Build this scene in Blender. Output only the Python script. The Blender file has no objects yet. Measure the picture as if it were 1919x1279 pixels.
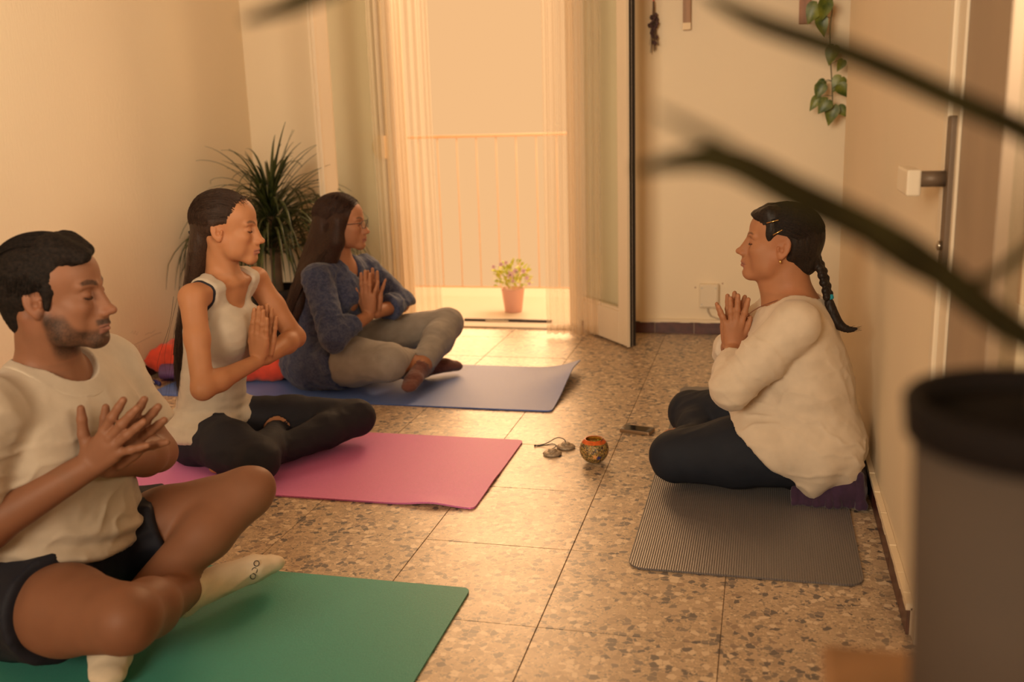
import bpy, bmesh, math, random
import numpy as np
from mathutils import Vector, Matrix, Euler

# ---------------------------------------------------------------- camera, sky, sun, daylight, exposure
scene = bpy.context.scene
COL = scene.collection
random.seed(7); np.random.seed(7)
F_PX = 1866.0
CAM_YAW, CAM_PITCH, CAM_ROLL, CAM_H = map(float, (14.3545, 12.8928, -1.8056, 1.13))
def cam_axes():
    y, p, r = (math.radians(a) for a in (CAM_YAW, CAM_PITCH, CAM_ROLL))
    f = np.array([-math.sin(y)*math.cos(p), math.cos(y)*math.cos(p), -math.sin(p)])
    r0 = np.array([math.cos(y), math.sin(y), 0.0]); u0 = np.cross(r0, f)
    return math.cos(r)*r0+math.sin(r)*u0, -math.sin(r)*r0+math.cos(r)*u0, f
_r, _u, _f = cam_axes()
cam = bpy.data.cameras.new('camera'); cam_o = bpy.data.objects.new('camera', cam); COL.objects.link(cam_o)
cam.sensor_width = 36.0; cam.lens = 36.0*F_PX/1919.0; cam.clip_start = .02
M = Matrix.Identity(4)
for i in range(3):
    M[i][0] = _r[i]; M[i][1] = _u[i]; M[i][2] = -_f[i]
M[0][3], M[1][3], M[2][3] = 0, 0, CAM_H
cam_o.matrix_world = M
cam.dof.use_dof = True; cam.dof.focus_distance = 2.75; cam.dof.aperture_fstop = 2.8
scene.camera = cam_o

SKY = (.887, .497, .223)          # blown-out hazy sky
world = bpy.data.worlds.new('sky'); scene.world = world; world.use_nodes = True
bg = world.node_tree.nodes['Background']
bg.inputs['Color'].default_value = (*SKY, 1); bg.inputs['Strength'].default_value = 1.02

def light(name, kind, loc, target, energy, color, **kw):
    l = bpy.data.lights.new(name, kind); l.energy = energy; l.color = color
    for k, v in kw.items(): setattr(l, k, v)
    o = bpy.data.objects.new(name, l); COL.objects.link(o); o.location = loc
    o.rotation_euler = (Vector(target)-Vector(loc)).to_track_quat('-Z', 'Y').to_euler()
    return o
DAY = (1.0, .79, .60)
# low hazy sun beyond the balcony
light('sun', 'SUN', (-2.75, 9, 3.62), (-1.25, 3.0, 1.0), 1.8, (1.0, .56, .265), angle=math.radians(30))
# daylight of the glazed door in the right wall; added frontal fill lamp behind the camera
light('daylight_side_door', 'AREA', (.62, 1.05, 1.6), (-2.73, 3.3, 1.95), 20, DAY, shape='RECTANGLE', size=1.1, size_y=1.0, spread=math.radians(72))
light('rear_fill', 'AREA', (-1.55, -2.2, 1.95), (-.7, 5.0, 1.5), 45, DAY, shape='RECTANGLE', size=2.1, size_y=1.1, spread=math.radians(70))
# bright sky high beyond the balcony
light('daylight_balcony', 'AREA', (-.55, 6.6, 2.7), (-1.6, 3.2, .6), 92, (1.0, .66, .38), shape='RECTANGLE', size=1.8, size_y=1.0)
cy = scene.cycles
cy.max_bounces = 7; cy.diffuse_bounces = 4; cy.glossy_bounces = 3; cy.transparent_max_bounces = 10; cy.caustics_reflective = False; cy.caustics_refractive = False
vs = scene.view_settings
vs.view_transform = 'Standard'; vs.look = 'None'; vs.exposure = 0.0; vs.gamma = 1.0; vs.use_curve_mapping = False

# ---------------------------------------------------------------- helpers
def link(name, me, parent=None):
    o = bpy.data.objects.new(name, me); COL.objects.link(o)
    if parent is not None: o.parent = parent
    return o
def tag(o, label=None, cat=None, group=None, kind=None):
    if label: o['label'] = label
    if cat: o['category'] = cat
    if group: o['group'] = group
    if kind: o['kind'] = kind
    return o
def thing(name, label, cat, group=None, loc=None):
    o = bpy.data.objects.new(name, None); COL.objects.link(o); o.empty_display_size = .1
    if loc is not None: o.location = loc
    return tag(o, label, cat, group)
def structure(o): o['kind'] = 'structure'; return o
def adopt(o, parent):
    """parent without moving"""
    o.parent = parent; o.matrix_parent_inverse = parent.matrix_basis.inverted(); return o

class MB:
    def __init__(s): s.v=[]; s.f=[]
    def add(s, vs, fs):
        n=len(s.v); s.v += [tuple(map(float,v)) for v in vs]; s.f += [tuple(i+n for i in f) for f in fs]; return s
    def box(s, lo, hi):
        x0,y0,z0=lo; x1,y1,z1=hi
        return s.add([(x0,y0,z0),(x1,y0,z0),(x1,y1,z0),(x0,y1,z0),(x0,y0,z1),(x1,y0,z1),(x1,y1,z1),(x0,y1,z1)],
                     [(0,3,2,1),(4,5,6,7),(0,1,5,4),(1,2,6,5),(2,3,7,6),(3,0,4,7)])
    def tube(s, pts, r, n=8, caps=True, flat=1.0):
        pts=[np.asarray(p,float) for p in pts]; m=len(pts); rs=r if hasattr(r,'__len__') else [r]*m
        t=unit(pts[1]-pts[0]); a=np.array([0,0,1.]) if abs(t[2])<.9 else np.array([1.,0,0]); a=unit(a-t*(a@t)); vs=[]
        for i in range(m):
            t=unit(pts[min(i+1,m-1)]-pts[max(i-1,0)]); a=unit(a-t*(a@t)); b=np.cross(t,a)
            for j in range(n):
                w=2*math.pi*j/n; vs.append(pts[i]+(a*math.cos(w)+b*math.sin(w)*flat)*rs[i])
        fs=[(i*n+j,i*n+(j+1)%n,(i+1)*n+(j+1)%n,(i+1)*n+j) for i in range(m-1) for j in range(n)]
        if caps: fs+= [tuple(range(n))[::-1], tuple((m-1)*n+j for j in range(n))]
        return s.add(vs,fs)
    def lathe(s, prof, c=(0,0,0), n=32, close=True, axis=None):
        vs=[]; m=len(prof); c=np.asarray(c,float)
        R=np.eye(3)
        if axis is not None: R=np.array(Vector((0,0,1)).rotation_difference(Vector(axis)).to_matrix())
        for (r,z) in prof:
            for j in range(n):
                w=2*math.pi*j/n; vs.append(c+R@np.array([r*math.cos(w),r*math.sin(w),z]))
        fs=[(i*n+j,i*n+(j+1)%n,(i+1)*n+(j+1)%n,(i+1)*n+j) for i in range(m-1) for j in range(n)]
        if close: fs+=[tuple(range(n))[::-1],tuple((m-1)*n+j for j in range(n))]
        return s.add(vs,fs)
    def strap(s, pts, ws, up=(0,0,1), th=.0012, fold=.18, side=None):
        """a leaf or strip: centre line pts, half widths ws, folded along the midrib, with thickness"""
        pts=[np.asarray(p,float) for p in pts]; m=len(pts); top=[]; bot=[]; up=np.asarray(up,float)
        for i in range(m):
            t=unit(pts[min(i+1,m-1)]-pts[max(i-1,0)])
            b=np.cross(t,up) if side is None else np.asarray(side,float)
            if np.linalg.norm(b)<1e-3: b=np.array([1.,0,0])
            b=unit(b-t*(b@t)); nn=unit(np.cross(b,t)); w=ws[i]
            for k,e in ((-1,fold*w),(0,0),(1,fold*w)):
                top.append(pts[i]+b*w*k+nn*(e+th/2)); bot.append(pts[i]+b*w*k+nn*(e-th/2))
        n=len(top); fs=[]
        for i in range(m-1):
            for k in (0,1):
                a=i*3+k; fs.append((a,a+1,a+4,a+3)); fs.append((n+a,n+a+3,n+a+4,n+a+1))
            fs.append((i*3,i*3+3,n+i*3+3,n+i*3)); fs.append((i*3+2,n+i*3+2,n+i*3+5,i*3+5))
        return s.add(top+bot,fs)
    def grid(s, fn, nu, nv, wrap=False):
        vs=[fn(i/(nu-1),j/(nv-1)) for i in range(nu) for j in range(nv)]
        return s.add(vs,[(i*nv+j,i*nv+j+1,(i+1)*nv+j+1,(i+1)*nv+j) for i in range(nu-1) for j in range(nv-1)])
    def build(s, name, mat, parent=None, smooth=False, bevel=0, recalc=True):
        me=bpy.data.meshes.new(name); me.from_pydata(s.v,[],s.f)
        bm=bmesh.new(); bm.from_mesh(me)
        if recalc: bmesh.ops.recalc_face_normals(bm,faces=bm.faces)
        if bevel: bmesh.ops.bevel(bm,geom=list(bm.edges),offset=bevel,segments=2,affect='EDGES',profile=.5)
        bm.to_mesh(me); bm.free()
        if smooth:
            me.polygons.foreach_set('use_smooth',[True]*len(me.polygons))
        if mat: me.materials.append(mat)
        return link(name,me,parent)
def sharp(o, deg=35):
    me=o.data; me.polygons.foreach_set('use_smooth',[True]*len(me.polygons))
    try: me.set_sharp_from_angle(angle=math.radians(deg))
    except Exception: pass
    return o

# ---------------------------------------------------------------- materials
def new_mat(name):
    m=bpy.data.materials.new(name); m.use_nodes=True; nt=m.node_tree
    return m, nt, nt.nodes['Principled BSDF']
def N(nt, t, **kw):
    n=nt.nodes.new(t)
    for k,v in kw.items():
        if k in n.inputs: n.inputs[k].default_value=v
        else: setattr(n,k,v)
    return n
def coords(nt, scale=(1,1,1), src='pos', rot=(0,0,0)):
    if src=='pos': o=N(nt,'ShaderNodeNewGeometry').outputs['Position']
    else: o=N(nt,'ShaderNodeTexCoord').outputs['Object']
    mp=N(nt,'ShaderNodeMapping'); mp.inputs['Scale'].default_value=scale; mp.inputs['Rotation'].default_value=rot
    nt.links.new(o,mp.inputs['Vector']); return mp.outputs['Vector']
def ramp(nt, fac, stops, interp='LINEAR'):
    r=N(nt,'ShaderNodeValToRGB'); r.color_ramp.interpolation=interp
    els=r.color_ramp.elements
    while len(els)<len(stops): els.new(.5)
    for e,(p,c) in zip(els,stops): e.position=p; e.color=(*c,1)
    nt.links.new(fac,r.inputs['Fac']); return r.outputs['Color']
def bump(nt, b, height, strength=.3, dist=.002):
    n=N(nt,'ShaderNodeBump',Strength=strength,Distance=dist); nt.links.new(height,n.inputs['Height']); nt.links.new(n.outputs['Normal'],b.inputs['Normal']); return n
def simple(name, col, rough=.6, metal=0, var=.0, vscale=(20,20,20), bmp=0, bscale=(200,200,200), bdist=.001, spec=.5, src='pos', coat=0, sheen=0):
    m,nt,b=new_mat(name); b.inputs['Base Color'].default_value=(*col,1); b.inputs['Roughness'].default_value=rough; b.inputs['Metallic'].default_value=metal
    b.inputs['Specular IOR Level'].default_value=spec; b.inputs['Coat Weight'].default_value=coat; b.inputs['Sheen Weight'].default_value=sheen
    if var:
        t=N(nt,'ShaderNodeTexNoise',Scale=1.0,Detail=4.0); nt.links.new(coords(nt,vscale,src),t.inputs['Vector'])
        c=ramp(nt,t.outputs['Fac'],[(.3,tuple(x*(1-var) for x in col)),(.7,tuple(min(1,x*(1+var)) for x in col))]); nt.links.new(c,b.inputs['Base Color'])
    if bmp:
        t=N(nt,'ShaderNodeTexNoise',Scale=1.0,Detail=3.0); nt.links.new(coords(nt,bscale,src),t.inputs['Vector']); bump(nt,b,t.outputs['Fac'],bmp,bdist)
    return m
MAT={}
def make_materials():
    # painted plaster
    def plaster(name,col,sc,strength):
        m,nt,b=new_mat(name); b.inputs['Roughness'].default_value=.85; b.inputs['Specular IOR Level'].default_value=.2
        t=N(nt,'ShaderNodeTexNoise',Scale=1.0,Detail=5.0,Roughness=.65); nt.links.new(coords(nt,sc),t.inputs['Vector'])
        t2=N(nt,'ShaderNodeTexNoise',Scale=1.3,Detail=3.0); nt.links.new(coords(nt,(1,1,1)),t2.inputs['Vector'])
        c=ramp(nt,t2.outputs['Fac'],[(.3,tuple(x*.95 for x in col)),(.75,col)]); nt.links.new(c,b.inputs['Base Color'])
        bump(nt,b,t.outputs['Fac'],strength,.004); return m
    MAT['wall_ribbed']=plaster('ribbed_plaster',(.93,.775,.57),(150,150,28),.5)
    MAT['wall']=plaster('plaster',(.93,.775,.57),(60,60,60),.18)
    MAT['ceiling']=plaster('ceiling_paint',(.88,.80,.69),(40,40,40),.1)
    # terrazzo
    m,nt,b=new_mat('terrazzo'); pos=coords(nt,(1,1,1))
    nz=N(nt,'ShaderNodeTexNoise',Scale=90.0,Detail=2.0); nt.links.new(pos,nz.inputs['Vector'])
    mx=N(nt,'ShaderNodeMix',data_type='VECTOR'); mx.inputs[0].default_value=.012
    nt.links.new(pos,mx.inputs[4]); nt.links.new(nz.outputs['Color'],mx.inputs[5])
    base=(.52,.38,.25)
    def chips(scale,rand_stops,edge0,edge1):
        v=N(nt,'ShaderNodeTexVoronoi',Scale=scale); v.feature='F1'; v.voronoi_dimensions='3D'; nt.links.new(mx.outputs[1],v.inputs['Vector'])
        e=N(nt,'ShaderNodeTexVoronoi',Scale=scale); e.feature='DISTANCE_TO_EDGE'; e.voronoi_dimensions='3D'; nt.links.new(mx.outputs[1],e.inputs['Vector'])
        sep=N(nt,'ShaderNodeSeparateColor'); nt.links.new(v.outputs['Color'],sep.inputs[0])
        c=ramp(nt,sep.outputs[0],rand_stops,'CONSTANT')
        w=N(nt,'ShaderNodeMapRange'); w.inputs[1].default_value=edge0; w.inputs[2].default_value=edge1; nt.links.new(e.outputs['Distance'],w.inputs[0])
        return c,w.outputs[0],sep.outputs[1]
    c1,w1,r1=chips(62,[(0,(.13,.11,.105)),(.20,(.24,.19,.155)),(.34,(.42,.30,.20)),(.55,(.56,.41,.28)),(.72,(.76,.60,.43)),(.94,(.33,.23,.165))],.03,.07)
    c2,w2,r2=chips(170,[(0,(.28,.22,.17)),(.18,(.50,.36,.235)),(.55,(.60,.44,.29)),(.85,(.70,.54,.37))],.03,.10)
    m1=N(nt,'ShaderNodeMix',data_type='RGBA'); m1.inputs[6].default_value=(*base,1); nt.links.new(w2,m1.inputs[0]); nt.links.new(c2,m1.inputs[7])
    gt=N(nt,'ShaderNodeMath',operation='LESS_THAN'); gt.inputs[1].default_value=.52; nt.links.new(r1,gt.inputs[0]); ml=N(nt,'ShaderNodeMath',operation='MULTIPLY'); nt.links.new(gt.outputs[0],ml.inputs[0]); nt.links.new(w1,ml.inputs[1])
    m2=N(nt,'ShaderNodeMix',data_type='RGBA'); nt.links.new(ml.outputs[0],m2.inputs[0]); nt.links.new(m1.outputs[2],m2.inputs[6]); nt.links.new(c1,m2.inputs[7])
    nt.links.new(m2.outputs[2],b.inputs['Base Color'])
    lg=N(nt,'ShaderNodeTexNoise',Scale=5.0,Detail=4.0); nt.links.new(pos,lg.inputs['Vector'])
    rr=N(nt,'ShaderNodeMapRange'); rr.inputs[3].default_value=.33; rr.inputs[4].default_value=.43; nt.links.new(lg.outputs['Fac'],rr.inputs[0]); nt.links.new(rr.outputs[0],b.inputs['Roughness'])
    b.inputs['IOR'].default_value=1.9
    MAT['terrazzo']=m
    MAT['grout']=simple('grout',(.16,.11,.075),.9)
    MAT['grout_light']=simple('light_grout',(.72,.58,.42),.9)
    MAT['skirting']=simple('skirting_tile',(.085,.024,.018),.35,var=.35,vscale=(30,30,30))
    MAT['white_paint']=simple('white_door_paint',(.86,.72,.54),.4,var=.03,vscale=(6,6,2))
    MAT['grey_paint']=simple('beige_door_paint',(.40,.285,.19),.6,var=.06,vscale=(6,6,2))
    MAT['rubber']=simple('black_gasket',(.02,.014,.012),.6)
    MAT['metal']=simple('brushed_metal',(.62,.55,.45),.3,metal=1)
    MAT['dark_metal']=simple('dark_metal',(.06,.05,.05),.45,metal=.6)
    m,nt,b=new_mat('window_glass')   # thin pane
    g=N(nt,'ShaderNodeBsdfGlossy',Roughness=.02); t=N(nt,'ShaderNodeBsdfTransparent',Color=(.93,.95,.92,1)); lw=N(nt,'ShaderNodeLayerWeight',Blend=.5); pw=N(nt,'ShaderNodeMath',operation='POWER'); pw.inputs[1].default_value=4.0; nt.links.new(lw.outputs['Facing'],pw.inputs[0]); fr=N(nt,'ShaderNodeMath',operation='MULTIPLY_ADD'); fr.inputs[1].default_value=.5; fr.inputs[2].default_value=.03; nt.links.new(pw.outputs[0],fr.inputs[0]); ms=N(nt,'ShaderNodeMixShader')
    nt.links.new(fr.outputs[0],ms.inputs[0]); nt.links.new(t.outputs[0],ms.inputs[1]); nt.links.new(g.outputs[0],ms.inputs[2]); nt.links.new(ms.outputs[0],nt.nodes['Material Output'].inputs['Surface'])
    MAT['glass']=m
    m,nt,b=new_mat('sheer_curtain')
    d=N(nt,'ShaderNodeBsdfDiffuse',Color=(.84,.68,.50,1)); tl=N(nt,'ShaderNodeBsdfTranslucent',Color=(.90,.80,.68,1)); tr=N(nt,'ShaderNodeBsdfTransparent')
    a=N(nt,'ShaderNodeMixShader'); a.inputs[0].default_value=.55; nt.links.new(d.outputs[0],a.inputs[1]); nt.links.new(tl.outputs[0],a.inputs[2])
    z=N(nt,'ShaderNodeMixShader'); z.inputs[0].default_value=.60; nt.links.new(a.outputs[0],z.inputs[1]); nt.links.new(tr.outputs[0],z.inputs[2]); nt.links.new(z.outputs[0],nt.nodes['Material Output'].inputs['Surface'])
    MAT['curtain']=m
    # exercise mats: woven foam
    def foam(name,col,rib,rough=.42,rot=0,spec=.55):
        m,nt,b=new_mat(name); b.inputs['Roughness'].default_value=rough; b.inputs['Specular IOR Level'].default_value=spec; b.inputs['Sheen Weight'].default_value=.10; b.inputs['Sheen Roughness'].default_value=.35
        w=N(nt,'ShaderNodeTexWave',Scale=1.0,Distortion=1.5,Detail=2.0); w.wave_type='BANDS'; w.bands_direction='X'
        w.inputs['Detail Scale'].default_value=3.0
        nt.links.new(coords(nt,(rib,rib,rib),rot=(0,0,rot)),w.inputs['Vector'])
        n=N(nt,'ShaderNodeTexNoise',Scale=260.0,Detail=2.0); nt.links.new(coords(nt),n.inputs['Vector'])
        mu=N(nt,'ShaderNodeMath',operation='MULTIPLY_ADD'); mu.inputs[1].default_value=.7; nt.links.new(n.outputs['Fac'],mu.inputs[0]); nt.links.new(w.outputs['Fac'],mu.inputs[2])
        c=ramp(nt,mu.outputs[0],[(.25,tuple(x*.68 for x in col)),(1.0,tuple(min(1,x*1.22) for x in col))]); nt.links.new(c,b.inputs['Base Color'])
        bump(nt,b,mu.outputs[0],.5,.0012); return m
    MAT['mat_green']=foam('green_foam',(.035,.33,.26),80,.46,rot=.6,spec=.9)
    MAT['mat_pink']=foam('pink_foam',(.80,.19,.54),95,.52,rot=1.57,spec=1.0)
    MAT['mat_blue']=foam('blue_foam',(.07,.16,.56),110,.46,spec=1.0)
    MAT['mat_black']=foam('dark_ribbed_foam',(.14,.122,.120),52,.40,rot=0,spec=.8)
    MAT['red_cloth']=simple('red_cloth',(.72,.065,.030),.75,var=.2,bmp=.3,bscale=(90,90,90),bdist=.003,sheen=.2)
    MAT['purple_cloth']=simple('purple_cloth',(.045,.017,.050),.9,var=.3,bmp=.4,bscale=(120,120,120),sheen=.3)
    MAT['purple_foam']=simple('purple_foam',(.13,.055,.17),.6,var=.2)
    # clothes
    def knit(name,col,rough=.85,var=.06,fine=700,sheen=.15,bs=.12):
        m,nt,b=new_mat(name); b.inputs['Roughness'].default_value=rough; b.inputs['Sheen Weight'].default_value=sheen; b.inputs['Specular IOR Level'].default_value=.25
        t=N(nt,'ShaderNodeTexNoise',Scale=1.0,Detail=4.0); nt.links.new(coords(nt,(25,25,25)),t.inputs['Vector'])
        c=ramp(nt,t.outputs['Fac'],[(.3,tuple(x*(1-var) for x in col)),(.7,tuple(min(1,x*(1+var)) for x in col))]); nt.links.new(c,b.inputs['Base Color'])
        f=N(nt,'ShaderNodeTexNoise',Scale=fine,Detail=2.0); nt.links.new(coords(nt),f.inputs['Vector'])
        f2=N(nt,'ShaderNodeTexNoise',Scale=28.0,Detail=3.0); nt.links.new(coords(nt),f2.inputs['Vector'])
        ad=N(nt,'ShaderNodeMath',operation='MULTIPLY_ADD'); ad.inputs[1].default_value=6.0; nt.links.new(f2.outputs['Fac'],ad.inputs[0]); nt.links.new(f.outputs['Fac'],ad.inputs[2])
        bump(nt,b,ad.outputs[0],bs,.0015); return m
    MAT['white_cotton']=knit('white_cotton',(.52,.43,.335))
    MAT['cream_cotton']=knit('cream_cotton',(.70,.575,.445),var=.05)
    MAT['black_legging']=knit('black_stretch_fabric',(.020,.019,.026),.75,sheen=0)
    MAT['dark_legging']=knit('charcoal_stretch_fabric',(.015,.018,.028),.75,sheen=0)
    MAT['navy_short']=knit('navy_sport_fabric',(.015,.016,.026),.65,sheen=0)
    MAT['blue_trim']=simple('blue_trim',(.02,.07,.22),.6)
    MAT['grey_legging']=knit('grey_marl_legging',(.31,.27,.235),.85,var=.10,fine=500)
    MAT['white_sock']=knit('white_sock_knit',(.82,.69,.52),.9)
    MAT['brown_sock']=knit('brown_sock_knit',(.17,.065,.05),.9,sheen=.3)
    m=knit('blue_printed_tunic',(.055,.075,.16),.8,var=.3,sheen=.3); nt=m.node_tree; b=nt.nodes['Principled BSDF']
    v=N(nt,'ShaderNodeTexVoronoi',Scale=70.0); v.feature='SMOOTH_F1'; wv=N(nt,'ShaderNodeTexNoise',Scale=45.0,Detail=3.0,Distortion=2.0); nt.links.new(coords(nt),wv.inputs['Vector']); nt.links.new(coords(nt),v.inputs['Vector'])
    c=ramp(nt,wv.outputs['Fac'],[(.38,(.036,.046,.105)),(.50,(.052,.066,.140)),(.60,(.082,.092,.155)),(.66,(.045,.058,.125))]); nt.links.new(c,b.inputs['Base Color'])
    MAT['tunic']=m
    # skin (tint painted per vertex: lips, brows, beard)
    def skin(name,rough=.55):
        m,nt,b=new_mat(name); a=N(nt,'ShaderNodeVertexColor'); a.layer_name='tint'
        t=N(nt,'ShaderNodeTexNoise',Scale=120.0,Detail=4.0); nt.links.new(coords(nt),t.inputs['Vector'])
        t3=N(nt,'ShaderNodeTexNoise',Scale=14.0,Detail=3.0); nt.links.new(coords(nt),t3.inputs['Vector'])
        mr=N(nt,'ShaderNodeMapRange'); mr.inputs[3].default_value=.88; mr.inputs[4].default_value=1.10; nt.links.new(t3.outputs['Fac'],mr.inputs[0])
        mm=N(nt,'ShaderNodeVectorMath',operation='SCALE'); nt.links.new(a.outputs['Color'],mm.inputs[0]); nt.links.new(mr.outputs[0],mm.inputs['Scale'])
        nt.links.new(mm.outputs[0],b.inputs['Base Color']); b.inputs['Roughness'].default_value=rough; b.inputs['Specular IOR Level'].default_value=.3
        b.inputs['Subsurface Weight'].default_value=.12; b.inputs['Subsurface Radius'].default_value=(.012,.005,.003); b.inputs['Subsurface Scale'].default_value=.5
        bump(nt,b,t.outputs['Fac'],.10,.001); return m
    MAT['skin']=skin('skin')
    def hair(name,col,col2,sc=(190,190,190)):
        m,nt,b=new_mat(name); t=N(nt,'ShaderNodeTexNoise',Scale=1.0,Detail=4.0); nt.links.new(coords(nt,sc),t.inputs['Vector'])
        c=ramp(nt,t.outputs['Fac'],[(.35,col),(.68,col2)]); nt.links.new(c,b.inputs['Base Color']); b.inputs['Roughness'].default_value=.5; b.inputs['Specular IOR Level'].default_value=.25
        bump(nt,b,t.outputs['Fac'],.35,.002); return m
    MAT['hair_dark']=hair('dark_hair',(.010,.007,.006),(.026,.016,.012))
    MAT['hair_short']=hair('short_dark_hair',(.008,.006,.005),(.020,.013,.010),(170,170,170))
    MAT['hair_brown']=hair('brown_hair',(.028,.014,.009),(.050,.024,.014))
    MAT['hair_auburn']=hair('auburn_tip_hair',(.026,.013,.010),(.052,.023,.015))
    hb=MAT['hair_short'].node_tree.nodes['Principled BSDF']; hb.inputs['Roughness'].default_value=.75; hb.inputs['Specular IOR Level'].default_value=.12
    MAT['cyan_tie']=simple('turquoise_elastic',(.01,.30,.42),.6)
    MAT['gold']=simple('gold',(.75,.50,.20),.25,metal=1)
    MAT['leather']=simple('brown_leather_cord',(.22,.08,.04),.6)
    MAT['ink']=simple('dark_print',(.03,.03,.035),.8)
    # plants
    def leafm(name,c1,c2,rough=.4):
        m,nt,b=new_mat(name); t=N(nt,'ShaderNodeTexNoise',Scale=22.0,Detail=3.0); nt.links.new(coords(nt),t.inputs['Vector'])
        nt.links.new(ramp(nt,t.outputs['Fac'],[(.35,c1),(.68,c2)]),b.inputs['Base Color']); b.inputs['Roughness'].default_value=rough
        b.inputs['Transmission Weight'].default_value=0; return m
    MAT['leaf']=leafm('strap_leaf',(.018,.030,.010),(.075,.085,.020))
    MAT['leaf2']=leafm('heart_leaf',(.045,.080,.010),(.22,.24,.03))
    MAT['leaf3']=leafm('near_leaf',(.022,.018,.007),(.050,.042,.014),.9)
    MAT['leaf3'].node_tree.nodes['Principled BSDF'].inputs['Specular IOR Level'].default_value=.1
    MAT['leaf_bright']=leafm('balcony_leaf',(.40,.50,.05),(.75,.72,.12))
    MAT['petal']=simple('lilac_petal',(.80,.56,.66),.6)
    MAT['petal_core']=simple('flower_core',(.25,.06,.12),.7)
    MAT['pink_pot']=simple('pink_pot_plastic',(.72,.42,.36),.5)
    MAT['stem']=simple('stem',(.10,.09,.03),.6)
    MAT['bark']=simple('bark',(.14,.09,.055),.9,var=.3,bmp=.5,bscale=(80,80,80))
    MAT['black_pot']=simple('black_pot_plastic',(.012,.010,.010),.5)
    MAT['dark_pot']=simple('taupe_pot',(.10,.070,.052),.8,var=.1,vscale=(8,8,8))
    MAT['dark_rim']=simple('dark_pot_rim',(.014,.010,.009),.8,spec=.15)
    MAT['bronze_plate']=simple('bronze_brown_plate',(.17,.115,.075),.5,metal=.2)
    MAT['soil']=simple('soil',(.010,.007,.006),.95,spec=.1,var=.4,vscale=(90,90,90),bmp=.6,bscale=(120,120,120),bdist=.004)
    MAT['dry']=simple('dried_flowers',(.085,.045,.045),.9,var=.5,vscale=(150,150,150))
    MAT['wood']=simple('light_wood',(.34,.165,.065),.5,var=.18,vscale=(40,40,4))
    MAT['wood_dark']=simple('brown_wood',(.34,.15,.075),.5,var=.2,vscale=(40,40,4))
    MAT['plastic']=simple('cream_plastic',(.84,.70,.52),.4)
    MAT['plastic_yellow']=simple('yellowed_plastic',(.80,.58,.32),.45)
    MAT['strap']=simple('grey_strap',(.42,.34,.25),.9)
    MAT['cable']=simple('grey_cable',(.55,.45,.34),.6)
    MAT['rail']=simple('pale_brown_railing_paint',(.80,.55,.38),.6)
    MAT['slab']=simple('balcony_tile',(.80,.70,.58),.8)
    MAT['bronze']=simple('worn_bronze',(.40,.31,.23),.5,metal=.2,var=.5,vscale=(220,220,220),bmp=.5,bscale=(260,260,260))
    MAT['phone_body']=simple('phone_body',(.045,.035,.03),.35)
    MAT['phone_edge']=simple('phone_bronze_edge',(.36,.23,.13),.3,metal=.7)
    MAT['phone_screen']=simple('phone_glass',(.010,.009,.010),.08)
    m,nt,b=new_mat('mosaic'); v=N(nt,'ShaderNodeTexVoronoi',Scale=300.0); nt.links.new(coords(nt),v.inputs['Vector']); sp=N(nt,'ShaderNodeSeparateColor'); nt.links.new(v.outputs['Color'],sp.inputs[0])
    nt.links.new(ramp(nt,sp.outputs[0],[(0,(.06,.035,.02)),(.22,(.28,.16,.05)),(.45,(.46,.27,.08)),(.62,(.24,.22,.06)),(.78,(.60,.38,.15)),(.92,(.12,.08,.07))],'CONSTANT'),b.inputs['Base Color'])
    b.inputs['Roughness'].default_value=.25; bump(nt,b,v.outputs['Distance'],.6,.002); MAT['mosaic']=m
    MAT['orange_band']=simple('orange_enamel',(.72,.13,.02),.3,var=.25,vscale=(90,90,90))
    MAT['yellow_glass']=simple('amber_inner_glass',(.80,.33,.04),.35,var=.4,vscale=(120,120,120))
    MAT['blue_glass']=simple('blue_enamel',(.03,.04,.22),.3)
    MAT['orange_glass']=simple('peach_enamel',(.85,.40,.14),.3)
    MAT['candle']=simple('green_potpourri',(.35,.38,.06),.8,var=.5,vscale=(160,160,160))
    MAT['pencil']=simple('pencil_mark',(.60,.47,.35),.9)
    MAT['lens']=MAT['glass']
make_materials()
# ---------------------------------------------------------------- sculpting engine (distance fields -> meshes)
V = lambda *a: np.array(a, dtype=np.float64)
def unit(v):
    v = np.asarray(v, float); return v/ (np.linalg.norm(v)+1e-12)

class Frame:
    """local frame: x forward, y left, z up"""
    def __init__(s, o, yaw=0, pitch=0, roll=0, scale=1.0):
        s.o = np.asarray(o, float); s.s = scale
        e = Euler((math.radians(roll), math.radians(pitch), math.radians(yaw)), 'XYZ').to_matrix()
        s.R = np.array(e)
    def p(s, *l): return s.o + s.R @ (np.asarray(l, float)*s.s)
    def d(s, *l): return s.R @ np.asarray(l, float)
    def loc(s, P): return ((P - s.o) @ s.R)/s.s

class Prim:
    def __init__(s, lo, hi, fn): s.lo=np.asarray(lo); s.hi=np.asarray(hi); s.fn=fn

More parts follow.
